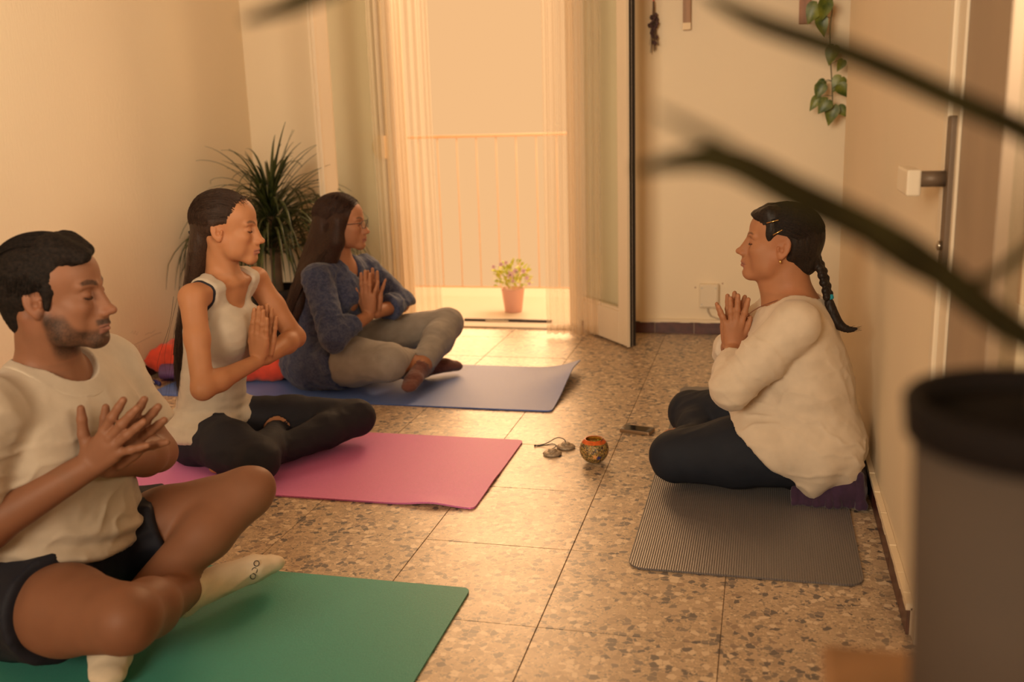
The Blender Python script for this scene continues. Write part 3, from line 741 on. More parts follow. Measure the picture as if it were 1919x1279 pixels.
# ---------------------------------------------------------------- mats
def yoga_mat(name,label,x0,x1,y0,y1,mat,th=.005,r=.02,lift=None,rot=0):
    """thin foam sheet with rounded corners; lift(x,y) raises it locally"""
    nx,ny=70,28
    def edge(u,v):
        x=x0+(x1-x0)*u; y=y0+(y1-y0)*v
        # round the corners
        dx=min(x-x0,x1-x); dy=min(y-y0,y1-y)
        if dx<r and dy<r:
            cx_=x0+r if x<(x0+x1)/2 else x1-r; cy_=y0+r if y<(y0+y1)/2 else y1-r
            ax_,ay_=x-cx_,y-cy_; m_=max(abs(ax_),abs(ay_))+1e-9; l=math.hypot(ax_,ay_)+1e-9; x=cx_+ax_*m_/l; y=cy_+ay_*m_/l
        return x,y
    # non-uniform parameters so corners get vertices
    def par(n,w): 
        e=r/w; return sorted(set([0,e*.1,e*.3,e*.6,e]+[e+(1-2*e)*i/(n-1) for i in range(n)]+[1-e,1-e*.6,1-e*.3,1-e*.1,1]))
    U=par(nx,x1-x0); W=par(ny,y1-y0); a,b=len(U),len(W); vs=[]
    for s in (1,0):
        for u in U:
            for v in W:
                x,y=edge(u,v); z=.0012+(lift(x,y) if lift else 0)+s*th; vs.append((x,y,z))
    n=a*b; fs=[]
    for i in range(a-1):
        for j in range(b-1):
            k=i*b+j; fs.append((k,k+b,k+b+1,k+1)); fs.append((n+k,n+k+1,n+k+b+1,n+k+b))
    for i in range(a-1):
        k=i*b; fs.append((k,n+k,n+k+b,k+b)); k=i*b+b-1; fs.append((k,k+b,n+k+b,n+k))
    for j in range(b-1):
        fs.append((j,j+1,n+j+1,n+j)); k=(a-1)*b+j; fs.append((k,n+k,n+k+1,k+1))
    o=MB().add(vs,fs).build(name,MAT[mat],recalc=True); sharp(o,40)
    return tag(o,label,'yoga mat','yoga mats on the terrazzo floor')
yoga_mat('yoga_mat','emerald green yoga mat under the man in dark shorts',-2.46,-.668,1.515,2.130,'mat_green',lift=lambda x,y:.0015*math.sin(9*x)*max(0,(x+1.0)))
yoga_mat('yoga_mat','bright pink magenta yoga mat under the woman in the white tank top',-2.46,-.800,2.615,3.244,'mat_pink',lift=lambda x,y:.010*max(0,1-abs(y-2.615)/.07)*math.exp(-((x+.93)/.07)**2)+.004*max(0,1-abs(x+.80)/.05)*math.exp(-((y-2.84)/.08)**2))
yoga_mat('yoga_mat','blue yoga mat under the woman with glasses, nearest the balcony',-2.535,-.773,3.600,4.258,'mat_blue',lift=lambda x,y:.045*max(0,(x+1.02)/.25)**1.8*math.exp(-((y-4.02)/.22)**2)+.03*max(0,(x+.95)/.18)**2*max(0,(y-3.95)/.3))
yoga_mat('yoga_mat','dark grey ribbed yoga mat with rounded corners beside the right wall',-.312,.258,2.313,4.02,'mat_black',r=.045)

# ---------------------------------------------------------------- small things on the floor
bowl=thing('mosaic_candle_bowl','round mosaic glass candle bowl with orange rim on the floor','candle bowl',loc=(-.520,3.075,0))
prof=[];R=.0465
for k in range(25):
    a=-math.pi/2+.30+(math.pi-.30-.72)*k/24; prof.append((R*math.cos(a)*1.03,.0455+R*math.sin(a)*1.0))
z0=prof[0][1]; prof=[(r,z-z0) for r,z in prof]
bi=[i for i,(r,z) in enumerate(prof) if z>prof[-1][1]-.011][0]
adopt(MB().lathe([(.002,0)]+prof[:bi+1],(-.52,3.075,.0005),40,close=True).build('mosaic_body',MAT['mosaic'],smooth=True),bowl)
adopt(MB().lathe(prof[bi:]+[(prof[-1][0]-.001,prof[-1][1]+.002),(prof[-1][0]-.004,prof[-1][1]+.001)],(-.52,3.075,.0007),40,close=False).build('orange_rim',MAT['orange_band'],smooth=True),bowl)
inn=[(max(r-.004,.001),z+.002) for r,z in prof[:-1]][::-1]
adopt(MB().lathe([(prof[-1][0]-.004,prof[-1][1]+.001)]+inn,(-.52,3.075,.0008),40,close=False).build('inner_glass',MAT['yellow_glass'],smooth=True),bowl)
m=MB(); rnd=random.Random(2)
for k in range(26):
    a=rnd.uniform(0,6.28); q=rnd.uniform(0,.026); m.lathe([(.001,-.005),(.006,-.002),(.006,.003),(.001,.006)],(-.52+q*math.cos(a),3.075+q*math.sin(a),.062+rnd.uniform(-.004,.006)),6,axis=(rnd.uniform(-1,1),rnd.uniform(-1,1),.5))
o=adopt(m.build('dried_filling',MAT['candle'],smooth=True),bowl); o['kind']='stuff'
adopt(MB().tube([(-.507,3.06,.06),(-.487,3.055,.0905)],.0012,5).build('wick_stick',MAT['ink']),bowl)
def star(c,R_,mat,name,rot):
    n=unit(np.asarray(c)-np.array([-.52,3.075,.042])); u_=unit(np.cross((0,0,1),n)); w_=np.cross(n,u_); vs=[]
    for k in range(10):
        a=rot+k*math.pi/5; q=R_*(1 if k%2==0 else .45); vs.append(np.asarray(c)+u_*q*math.cos(a)+w_*q*math.sin(a)+n*.0008)
    vs=vs+[v-n*.004 for v in vs]
    adopt(MB().add(vs,[tuple(range(10)),tuple(range(19,9,-1))]+[(i,(i+1)%10,10+(i+1)%10,10+i) for i in range(10)]).build(name,MAT[mat]),bowl)
def onb(az,z): 
    r_=[r for r,zz in prof if abs(zz-z)<.003][0]; return (-.52+r_*math.cos(az),3.075+r_*math.sin(az),z)
star(onb(math.radians(-62),.030),.0085,'blue_glass','blue_star',.3)
star(onb(math.radians(-78),.034),.0095,'orange_glass','orange_star',.1)

cy=thing('hand_cymbals','pair of small bronze hand cymbals joined by a dark cord on the floor','hand cymbals',loc=(-.665,3.165,0))
cp=[(.0135,.000),(.031,.001),(.0325,.004),(.029,.0085),(.020,.0105),(.0145,.0115),(.0135,.0175),(.010,.0195),(.002,.020)]
for x,y in ((-.672,3.128),(-.640,3.202)):
    adopt(MB().lathe([(.002,0)]+cp,(x,y,.0006),28).build('cymbal',MAT['bronze'],smooth=True),cy)
adopt(MB().tube(spline([(-.640,3.202,.020),(-.650,3.215,.027),(-.680,3.245,.020),(-.715,3.225,.004),(-.748,3.198,.0025)],[.0016]*5)[0],.0016,6).build('cord',MAT['ink'],smooth=True),cy)
adopt(MB().tube(spline([(-.672,3.128,.020),(-.665,3.16,.020),(-.685,3.195,.014),(-.72,3.205,.004),(-.748,3.198,.0025)],[.0016]*5)[0],.0016,6).build('cord',MAT['ink'],smooth=True),cy)
adopt(MB().lathe([(.001,0),(.0035,.001),(.0035,.005),(.001,.006)],(-.748,3.198,.0003),8).build('knot',MAT['ink'],smooth=True),cy)

ph=thing('mobile_phone','black touchscreen mobile phone lying on the floor by the right mat','phone',loc=(-.42,3.414,0))
ph.rotation_euler=(0,0,math.radians(-13))
def rbox(name,sx,sy,z0,z1,r,mat,par,bev=.0015,off=(0,0)):
    vs=[];n=24
    pts=[]
    for k in range(n):
        a=2*math.pi*(k+.5)/n; cx_=(sx-r)*(1 if math.cos(a)>0 else -1); cy_=(sy-r)*(1 if math.sin(a)>0 else -1); pts.append((cx_+r*math.cos(a)+off[0],cy_+r*math.sin(a)+off[1]))
    o=MB().add([(x,y,z0) for x,y in pts]+[(x,y,z1) for x,y in pts],[tuple(range(n))[::-1],tuple(range(n,2*n))]+[(i,(i+1)%n,n+(i+1)%n,n+i) for i in range(n)]).build(name,mat,par,bevel=bev); return sharp(o)
rbox('body',.0580,.0300,.0004,.0128,.008,MAT['phone_edge'],ph)
rbox('front_glass',.0568,.0288,.0125,.0137,.0075,MAT['phone_body'],ph,bev=.0004)
rbox('screen',.0410,.0252,.0135,.0140,.001,MAT['phone_screen'],ph,bev=0)
rbox('home_button',.004,.004,.0136,.0141,.0035,MAT['phone_edge'],ph,bev=0,off=(-.049,0))
rbox('speaker_slot',.001,.006,.0136,.0140,.0008,MAT['phone_edge'],ph,bev=0,off=(.049,0))

# red cushions and rolled mat at the left end of the blue mat
def pillow(name,label,c,sx,sy,h,yaw,tilt=0,cat='cushion',mat='red_cloth',seed=1,pinch=.16):
    n=34; vs=[];fs=[]; R3=np.array(Euler((0,math.radians(tilt),math.radians(yaw))).to_matrix())
    for s in (1,-1):
        for i in range(n):
            for j in range(n):
                u=-1+2*i/(n-1); v=-1+2*j/(n-1)
                e=max(0,(1-u**4)*(1-v**4))**.5
                x=sx*u*(1-pinch*(1-abs(v)**1.2)*abs(u)**2*.6); y=sy*v*(1-pinch*(1-abs(u)**1.2)*abs(v)**2*.6)
                z=s*h*e*(1+.10*math.sin(7*u+3*v*seed)*math.sin(5*v+seed)); z+= .006*math.sin(23*u+9*v+seed)*e*(1-e)*3
                p=np.array([x,y,max(z,-h*.8)]); vs.append(np.asarray(c)+R3@p)
    N_=n*n
    for i in range(n-1):
        for j in range(n-1):
            k=i*n+j; fs.append((k,k+n,k+n+1,k+1)); fs.append((N_+k,N_+k+1,N_+k+n+1,N_+k+n))
    bm=bmesh.new(); 
    o=MB().add(vs,fs).build(name,MAT[mat],smooth=True)
    bm.from_mesh(o.data); bmesh.ops.remove_doubles(bm,verts=bm.verts,dist=.0008); bmesh.ops.recalc_face_normals(bm,faces=bm.faces); bm.to_mesh(o.data); bm.free()
    return tag(o,label,cat) if label else o
pillow('red_cushion','plump red cushion lying on the blue mat behind the woman in the tank top',(-2.175,3.955,.070),.165,.16,.075,12,seed=2)
rb=thing('red_bag','red cloth bag slumped by the left wall behind a rolled purple mat','bag',loc=(-2.52,3.93,0))
adopt(pillow('bag_body',None,(-2.555,3.985,.080),.150,.15,.080,-6,seed=3),rb)
ro=thing('rolled_mat','rolled purple foam mat lying against the red bag by the left wall','rolled mat',loc=(-2.48,3.83,.0))
spi=[]
for k in range(60):
    a=k*.30; q=.016+.0019*a; spi.append((q*math.cos(a),q*math.sin(a)*.72))
vs=[];
ax_=unit((.97,.24,0)); up_=np.array([0,0,1.]); sd_=np.cross(ax_,up_); c0=np.array([-2.590,3.795,.050])
for s in (0,.20):
    for q in (0,.0045):
        for x,z in spi:
            l=math.hypot(x,z); vs.append(c0+ax_*s+sd_*x*(1+q/l)+up_*z*(1+q/l))
n_=len(spi); fs=[]
for i in range(n_-1):
    fs+= [(i,i+1,n_*2+i+1,n_*2+i),(n_+i,n_*3+i,n_*3+i+1,n_+i+1),(i,n_+i,n_+i+1,i+1),(2*n_+i,2*n_+i+1,3*n_+i+1,3*n_+i)]
adopt(MB().add(vs,fs).build('foam_roll',MAT['purple_foam'],smooth=False),ro); 
kp=thing('carry_strap','small dark blue buckled carry strap lying on the floor by the red bag','strap',loc=(-2.60,3.85,0))
adopt(MB().tube(spline([(-2.66,3.78,.012),(-2.63,3.75,.014),(-2.60,3.76,.012),(-2.57,3.74,.010)],[.012]*4)[0],[.011]*13,8,flat=.7).build('webbing',MAT['blue_glass'],smooth=True),kp)
adopt(MB().tube(spline([(-2.645,3.742,.010),(-2.635,3.732,.030),(-2.620,3.742,.012),(-2.610,3.736,.030),(-2.600,3.745,.012)],[.003]*5)[0],.0028,6).build('buckle',MAT['plastic'],smooth=True),kp)

# ---------------------------------------------------------------- corner plant with arching strap leaves
pl=thing('corner_plant','large potted plant with arching dark strap leaves in the left back corner','plant',loc=(-2.40,4.58,0))
adopt(MB().lathe([(.10,0),(.115,.01),(.135,.26),(.142,.27),(.142,.30),(.128,.30),(.124,.265),(.02,.26)],(-2.40,4.58,.001),32).build('pot',MAT['black_pot'],smooth=True),pl)
adopt(MB().tube(spline([(-2.40,4.58,.25),(-2.395,4.575,.45),(-2.41,4.58,.66)],[.03,.024,.022])[0],[.03,.029,.028,.027,.026,.025,.024,.023,.022],10).build('trunk',MAT['bark'],smooth=True),pl)
rnd=random.Random(11)
def arch_leaf(base,az,elev,L,w,droop,n=10):
    p=np.array(base,float); d=np.array([math.cos(az)*math.cos(elev),math.sin(az)*math.cos(elev),math.sin(elev)]); pts=[p.copy()]; ws=[w*.45]
    for i in range(1,n+1):
        d=d+np.array([0,0,-droop*(i/n)**1.0]); d=unit(d); p=p+d*L/n
        if p[0]<XL+.02: p[0]=XL+.02
        if p[1]>YB-.03: p[1]=YB-.03
        if p[2]<.03: p[2]=.03
        pts.append(p.copy()); t=i/n; ws.append(w*(.45+.55*min(1,t*3))*(1-t**2.2)+.0006)
    return MB().strap(pts,ws,side=(math.sin(az),-math.cos(az),0),fold=.25)
for k in range(270):
    z=rnd.uniform(.44,.73); az=rnd.uniform(0,6.283); top=(z-.44)/.29
    if top>.72: elev=rnd.uniform(.55,1.35); L=rnd.uniform(.28,.46); dr=rnd.uniform(.08,.34)
    else: elev=rnd.uniform(.35,.95); L=rnd.uniform(.46,.74); dr=rnd.uniform(.30,.62)
    o=arch_leaf((-2.405+rnd.uniform(-.015,.015),4.58+rnd.uniform(-.015,.015),z),az,elev,L,rnd.uniform(.006,.0095),dr,12).build('leaf',MAT['leaf'],smooth=True); adopt(o,pl)

# ---------------------------------------------------------------- near planter on a tall stool, out of focus
stool=thing('wooden_stool','tall light wooden stool with a blurred planter on it, nearest the camera','stool',loc=(.125,.50,0))
adopt(MB().box((.044,.385,.768),(.215,.622,.785)).build('seat',MAT['wood'],bevel=.003),stool)
for x in (.058,.200):
    for y in (.400,.607): adopt(MB().box((x-.010,y-.010,.001),(x+.010,y+.010,.768)).build('leg',MAT['wood'],bevel=.002),stool)
for y in (.400,.607): adopt(MB().box((.068,y-.007,.28),(.190,y+.007,.30)).build('stretcher',MAT['wood'],bevel=.002),stool)
PC=(.139,.52,.7855)
pot=thing('planter','taupe planter with dark rim on the wooden stool in the right foreground','planter',loc=PC)
adopt(MB().lathe([(.052,0),(.0546,.003),(.0618,.183),(.0566,.183),(.0546,.163)],PC,48,close=True).build('pot',MAT['dark_pot'],smooth=True),pot)
adopt(MB().lathe([(.0612,.177),(.0657,.178),(.0676,.196),(.0657,.199),(.0605,.198),(.0572,.181)],PC,48,close=False).build('rim',MAT['dark_rim'],smooth=True),pot)
adopt(MB().lathe([(.0575,.1885),(.03,.192),(.002,.193)],PC,32,close=True).build('soil',MAT['soil'],smooth=True),pot)
np_=thing('near_plant','blurred plant with long arching strap leaves crossing the right foreground','plant',loc=(.139,.52,.979))
adopt(MB().tube([(.139,.52,.9795),(.141,.515,1.03),(.139,.51,1.09)],[.009,.008,.007],10).build('trunk',MAT['bark'],smooth=True),np_)
def near_leaf(pts,ws):
    P,W_=spline(pts,ws,5); adopt(MB().strap(P,W_,up=(0,-1,.55),fold=.12,th=.0012).build('leaf',MAT['leaf3'],smooth=True),np_)
CR=(.139,.51,1.08)
near_leaf([CR,on(1960,640,.49),on(1700,470,.44),on(1500,370,.42),on(1350,300,.41),on(1190,318,.40)],[.004,.0075,.0078,.0076,.0066,.0015])
near_leaf([CR,on(1960,275,.50),on(1780,185,.47),on(1600,105,.45),on(1420,42,.44),on(1320,-10,.44)],[.004,.0065,.0062,.0055,.0045,.0012])
near_leaf([CR,on(1800,540,.46),on(1520,380,.38),on(1350,272,.345),on(1225,205,.34)],[.003,.0025,.0026,.0024,.0006])
near_leaf([CR,(.16,.50,1.20),(.07,.47,1.33),on(900,-190,.45),on(690,-60,.42),on(560,5,.41),on(455,40,.40)],[.004,.008,.008,.007,.006,.005,.001])
near_leaf([CR,(.165,.47,1.14),(.19,.42,1.16),(.20,.35,1.13)],[.004,.008,.007,.0015])
near_leaf([CR,(.17,.56,1.12),(.20,.62,1.11),(.215,.68,1.05)],[.004,.008,.007,.0015])
near_leaf([CR,(.16,.46,1.07),(.18,.41,1.02),(.19,.36,.95)],[.004,.008,.007,.0015])

# ---------------------------------------------------------------- flower pot on the balcony
fp=thing('flower_pot','pink flower pot with green foliage and lilac flowers on the balcony','flower pot',loc=(-1.405,5.55,0))
FC=(-1.405,5.55,-.0035)
adopt(MB().lathe([(.048,0),(.050,.003),(.066,.128),(.068,.130),(.068,.140),(.063,.140),(.060,.125)],FC,28,close=True).build('pot',MAT['pink_pot'],smooth=True),fp)
rnd=random.Random(5); m=MB()
for k in range(150):
    a=rnd.uniform(0,6.283); q=rnd.random()**.5; z=.15+rnd.uniform(0,.15)*(1.1-q*.5); c=np.array([FC[0]+q*.10*math.cos(a),FC[1]+q*.09*math.sin(a),z]); d=unit((math.cos(a)*q,math.sin(a)*q,rnd.uniform(.1,1))); 
    m.strap([c,c+d*.018,c+d*.034+np.array([0,0,-.004])],[.002,.010,.001],fold=.2,side=(rnd.uniform(-1,1),rnd.uniform(-1,1),.2))
o=adopt(m.build('foliage',MAT['leaf_bright']),fp); o['kind']='stuff'
for k,(dx,dz,s) in enumerate([(.005,.225,1.3),(.035,.245,.9),(-.05,.285,.7),(.085,.25,.8),(.105,.21,.7),(-.095,.27,.6),(-.02,.295,.6),(.02,.19,.6),(.115,.175,.5)]):
    c=np.array([FC[0]+dx,FC[1]-.06-.02*rnd.random(),dz]); fl=MB()
    for j in range(7):
        a=j*.8976; d=np.array([math.cos(a),-.25,math.sin(a)]); fl.strap([c+d*.003*s,c+d*.010*s,c+d*.020*s],[.002*s,.008*s,.002*s],side=(-math.sin(a),0,math.cos(a)),fold=.1)
    f_=adopt(fl.build('flower',MAT['petal']),fp)
    g_=MB().lathe([(.001,0),(.004*s,.001),(.003*s,.003)],c+np.array([0,-.002,0]),8,axis=(0,-1,0)).build('flower_core',MAT['petal_core'],smooth=True); adopt(g_,fp)
    adopt(MB().tube([c,(FC[0]+dx*.4,FC[1],.12)],.0012,5).build('flower_stem',MAT['leaf_bright']),fp)
NAILS=[]
# ---------------------------------------------------------------- people
def head_prims(m, F, sex='f', jaw=1.0, nose=1.0, eyes='closed', chin=1.0, cheek=1.0, nose_up=0.0, lips=1.0):
    """adds a head to model m. F: frame at eye level between the ears, x = gaze, z = up (metres, 0.23 head)"""
    S=F.s; E=lambda c,r,**k: ell(F.p(*c),np.array(r)*S,F.R if not k else F.R@k['R'])
    C=lambda a,b,ra,rb: cone(F.p(*a),F.p(*b),ra*S,rb*S)
    male=sex=='m'
    m.add(E((-.012,0,.036),(.094,.074,.078)),.02)                # cranium
    m.add(E((-.03,0,.012),(.074,.066,.066)),.03)                 # occiput
    m.add(E((.040,0,.034),(.056,.061,.056)),.03)                  # forehead
    m.add(E((.034,0,-.035),(.056,.058*cheek,.062)),.03)          # mid face
    for y in (-1,1):
        jz=-.083 if male else -.076
        m.add(C((.014,.048*y*jaw,-.045),(.032,.042*y*jaw,jz),.017,.014 if male else .013),.026)   # ramus
        m.add(C((.032,.042*y*jaw,jz),(.077,.015*y,-.101),.014 if male else .013,.015),.026)      # jaw
        m.add(E((.066,.038*y,-.028),(.022,.020,.020)),.022)      # cheekbone
        m.add(E((.045,.040*y,-.06),(.030,.017*cheek,.026)),.02)  # cheek
    m.add(E((.084,0,-.098),(.016*chin,.020,.016)),.018)          # chin
    m.add(E((.075,0,-.066),(.031,.029,.027)),.02)                # muzzle
    for y in (-1,1):
        m.add(C((.093,.012*y,.014),(.080,.043*y,.016),.0085 if male else .0065,.008),.012)  # brow
    for y in (-1,1): m.sub(E((.100,.030*y,-.002),(.017,.020,.0125)),.012)   # sockets
    for y in (-1,1):
        m.add(E((.0795,.031*y,-.003),(.0135,.0150,.0120)),.005)   # lids over the eyeball
        if eyes=='closed':
            m.sub(C((.0925,.020*y,-.0075),(.0915,.031*y,-.0100),.0011,.0013),.003)
            m.sub(C((.0915,.031*y,-.0100),(.0845,.0425*y,-.0075),.0013,.001),.003)
    # nose
    nt=(.1165+.024*(nose-1),0,-.041+nose_up)
    m.add(C((.092,0,.006),(nt[0]-.008,0,nt[2]+.004),.0080,.0100),.012)
    m.add(C((.090,0,-.012),(.098,0,-.038),.0120,.0150),.012)
    m.add(E(nt,(.0095,.0098,.0085)),.008)
    for y in (-1,1): m.add(E((nt[0]-.0125,.0115*y,nt[2]-.004),(.0105,.0070,.0080)),.006)
    for y in (-1,1): m.sub(E((nt[0]-.008,.0060*y,nt[2]-.0115),(.0055,.0032,.0035)),.003)
    # mouth
    m.add(C((.099,0,-.058),(.101,0,-.066),.008,.0075),.008)
    for y in (-1,1):
        m.add(C((.1055,.0035*y,-.0680),(.091,.0215*y,-.0725),.0056*lips,.0024),.0035)      # upper lip
        m.add(C((.1040,.0,-.0788),(.091,.0200*y,-.0742),.0064*lips,.0026),.0035)           # lower lip
        m.sub(C((.1105,0,-.0735),(.092,.0225*y,-.0732),.0010,.0009),.003)
    m.sub(E((.1065,0,-.0890),(.006,.015,.0035)),.008)
    # ears
    for y in (-1,1):
        a=math.radians(-12)
        Re=np.array(Euler((math.radians(8*y),a,math.radians(-22*y))).to_matrix())
        ec=(-.006,.073*y,-.008)
        m.add(E(ec,(.0185,.0065,.031),R=Re),.004)
        m.add(E((-.002,.071*y,-.033),(.0085,.006,.010)),.006)     # lobe
        m.sub(E((-.003,.0800*y,-.004),(.0115,.0055,.0215),R=Re),.004)
        m.add(C((-.009,.0765*y,.004),(-.009,.0745*y,-.022),.0032,.0032),.003)   # antihelix
        m.add(C((.010,.074*y,-.006),(.009,.074*y,-.015),.0038,.0036),.004)      # tragus
        m.sub(E((-.0005,.077*y,-.012),(.0065,.006,.008)),.003)
    return m

def hand_prims(m, w, f, n, t, L=.18, spread=(8,1,-6,-14), curl=(4,3,4,6), thumb=(35,20), fat=1.0, thumb_out=.0):
    """hand at wrist w: f = finger direction, n = out of the palm, t = thumb side"""
    f=unit(f); t=unit(np.asarray(t)-np.dot(t,f)*f); n=unit(np.asarray(n)-np.dot(n,f)*f-np.dot(n,t)*t)
    w=np.asarray(w,float); k=L/.18; P=lambda a,b,c: w+f*a*k+t*b*k+n*c*k
    kn=[(.088,.026,.0),(.091,.008,-.002),(.086,-.010,-.001),(.078,-.026,.001)]
    base=[(.012,.013,0),(.010,.005,0),(.010,-.005,0),(.012,-.013,0)]
    for a,b in zip(base,kn): m.add(cone(P(*a),P(*b),.0125*k*fat,.0105*k*fat),.010)
    m.add(cone(P(.03,.0,.004),P(.07,.0,.002),.013*k*fat,.012*k*fat),.012)
    m.add(cone(P(.015,.020,.010),P(.05,.026,.010),.014*k*fat,.011*k*fat),.010)      # thenar
    m.add(cone(P(.02,-.020,.006),P(.06,-.026,.005),.011*k*fat,.010*k*fat),.010)     # hypothenar
    ln=[(.040,.026,.020),(.044,.029,.021),(.041,.027,.021),(.032,.021,.019)]
    rr=[(.0096,.0090,.0084,.0072),(.0098,.0092,.0085,.0073),(.0094,.0088,.0081,.0070),(.0084,.0078,.0072,.0062)]
    tips=[]
    for i in range(4):
        a=math.radians(spread[i]); d=f*math.cos(a)+t*math.sin(a); p=P(*kn[i]); c=0
        pts=[p]
        for j in range(3):
            c+=math.radians(curl[i])*(1.0 if j else .6); dd=d*math.cos(c)+n*math.sin(c)
            p=p+dd*ln[i][j]*k; pts.append(p)
        r=[x*k*fat for x in rr[i]]
        m.add(cone(pts[0],pts[1],r[0],r[1]),.004); m.add(cone(pts[1],pts[2],r[1]*1.02,r[2]),.003); m.add(cone(pts[2],pts[3],r[2],r[3]),.003)
        m.add(ell(pts[1]-n*.001,np.array([r[1]]*3)*1.06),.004)
        tips.append((pts[3],dd,d)); NAILS.append((pts[3]+dd*r[3]*.15-(n*math.cos(c)-d*math.sin(c))*r[3]*.95, .0062*k))
    a,b=map(math.radians,thumb)
    p0=P(.018,.022,.008); d0=f*math.cos(a)+t*math.sin(a); p1=p0+(d0)*.040*k; d1=f*math.cos(b)+t*math.sin(b)+n*thumb_out
    p2=p1+unit(d1)*.032*k; p3=p2+unit(d1)*.024*k
    m.add([cone(p0,p1,.0135*k*fat,.0105*k*fat)],.010); m.add([cone(p1,p2,.0105*k*fat,.0095*k*fat)],.005); m.add(cone(p2,p3,.0098*k*fat,.0072*k*fat),.003)
    return tips
# ---------------------------------------------------------------- figures: shared anatomy
def torso(pel, waist, chest, neck, fwd, w, dep):
    """flattened cones from pelvis to chest; w half widths, dep depth ratio"""
    f=(fwd,dep)
    return [cone(pel,waist,w[0],w[1],f), cone(waist,chest,w[1],w[2],(fwd,dep*1.02)), cone(chest,np.asarray(chest)*.45+np.asarray(neck)*.55,w[2],w[2]*.62,f)]
def shoulders(neck, shN, shF, r=.046, drop=.02):
    n=np.asarray(neck,float); out=[]
    for s in (shN,shF):
        s=np.asarray(s,float); out+=[cone(n+(s-n)*.15+V(0,0,.0),s,.045,r)]
    return out
def foot(ank, toe, up=(0,0,1), L=None, r=1.0, heel_back=.035):
    a=np.asarray(ank,float); t=np.asarray(toe,float); d=unit(t-a); u=np.asarray(up,float); u=unit(u-d*(u@d))
    heel=a-d*heel_back*.6-u*.028; ball=t-d*.045
    return [cone(a,heel,.030*r,.026*r),cone(heel,ball,.027*r,.030*r,(u,.75)),cone(a+d*.02,ball+u*.004,.029*r,.022*r),cone(ball,t,.036*r,.030*r,(u,.62))]
def smooth(e0,e1,x): t=np.clip((x-e0)/(e1-e0),0,1); return t*t*(3-2*t)

def painter(F, base, lip=(.37,.145,.105), brow=(.05,.026,.018), brow_w=.0034, brow_k=1.0, beard=None, blush=.10, lash=.8, knuckle=()):
    base=np.array(base); S=F.s
    def col(v):
        L=F.loc(v); x,y,z=L.T; ay=np.abs(y); n=len(v); c=np.tile(base,(n,1))
        c*= (1+.05*vnoise(v,(35,35,35),3))[:,None]
        near=(np.abs(x)<.16)&(ay<.10)&(z>-.14)&(z<.14)
        def mix(c,w,t): return c+(np.array(t)-c)*np.clip(w,0,1)[:,None]
        # warmer cheeks, nose, ears
        w=near*blush*(smooth(.03,.0,np.hypot(ay-.04,z+.035))+smooth(.02,.0,np.hypot(x-.117,z+.042))+smooth(.058,.07,ay)*(x<.03))
        c=mix(c,w*2,base*np.array([1.0,.72,.66]))
        # lips
        m=near*smooth(.083,.092,x)*smooth(.0235,.019,ay)
        up=smooth(-.0655,-.0685,z)*smooth(-.0885,-.0845,z)
        c=mix(c,m*up*.85,lip)
        c=mix(c,m*smooth(.0016,.0004,np.abs(z+.0735))*.7,np.array(lip)*.3)
        if beard:
            bc,full=beard
            nz=vnoise(v,(420,420,420),9)*.5+vnoise(v,(60,60,60),5)*.5
            jawline=-.034+.45*np.clip(.035-x,-.03,.06)-.25*np.clip(x-.06,0,.05)      # upper edge of the beard
            reg=smooth(jawline+.004,jawline-.016,z+.008*nz)*smooth(-.004,.012,x)*smooth(-.150,-.118,z)
            cheekgap=smooth(.020,.034,np.hypot((x-.088)*.8,(z+.050)))   # bare cheek by the mouth
            must=smooth(.085,.095,x)*smooth(.028,.022,ay)*smooth(-.0545,-.0585,z)*smooth(-.071,-.067,z)
            lipm=m*smooth(-.0665,-.069,z)*smooth(-.088,-.084,z)
            w=np.clip(np.maximum(reg*cheekgap,must)*(1-lipm)*(.80+.35*nz),0,1)*near*full
            c=mix(c,w,bc)
        # brows
        arc=.0175+.006*np.sin(np.clip((ay-.012)/.036,0,1)*2.4)-.004*(ay<.012)
        wv=brow_w*(1.15-.5*smooth(.03,.05,ay))
        bm=near*smooth(.045,.06,x)*smooth(.009,.014,ay)*smooth(.052,.045,ay)*smooth(wv+.0016,wv-.0006,np.abs(z-arc))
        c=mix(c,bm*brow_k*(.8+.2*vnoise(v,(500,500,120),4)),brow)
        # lashes along the closed lid
        lz=-.0072-.0032*np.sin(np.clip((ay-.018)/.026,0,1)*3.14)
        lm=near*smooth(.06,.07,x)*smooth(.0165,.020,ay)*smooth(.0455,.041,ay)*smooth(.0022,.0008,np.abs(z-lz))
        c=mix(c,lm*lash,(.03,.016,.012))
        for p_,r_ in NAILS:
            dn=np.linalg.norm(v-p_,axis=1); c=mix(c,.75*smooth(r_,r_*.7,dn),base*np.array([1.22,1.25,1.30]))
        # shading of the lid skin
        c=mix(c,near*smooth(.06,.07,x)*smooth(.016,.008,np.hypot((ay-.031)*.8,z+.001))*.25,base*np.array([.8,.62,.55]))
        return np.clip(c,0,1)
    return col
def headbox(F,h=.0022): 
    return (F.o-V(.155,.155,.155)*F.s,F.o+V(.155,.155,.15)*F.s,h)
def handbox(*pts,pad=.035,h=.0024):
    P=np.array(pts); return (P.min(0)-pad,P.max(0)+pad,h)
def grooves(F,amp,n=46,wav=.6,seed=1):
    """hair strands: ridges running back and down from the crown"""
    def disp(v):
        L=F.loc(v); a=np.arctan2(L[:,1],L[:,2]+.02); k=vnoise(np.stack([a*n/6.28,L[:,0]*9,L[:,2]*5],1),(1,1,1),seed)
        k2=vnoise(np.stack([a*n/2.2,L[:,0]*14,L[:,2]*8],1),(1,1,1),seed+1)
        return amp*(k*.65+k2*.45)
    return disp
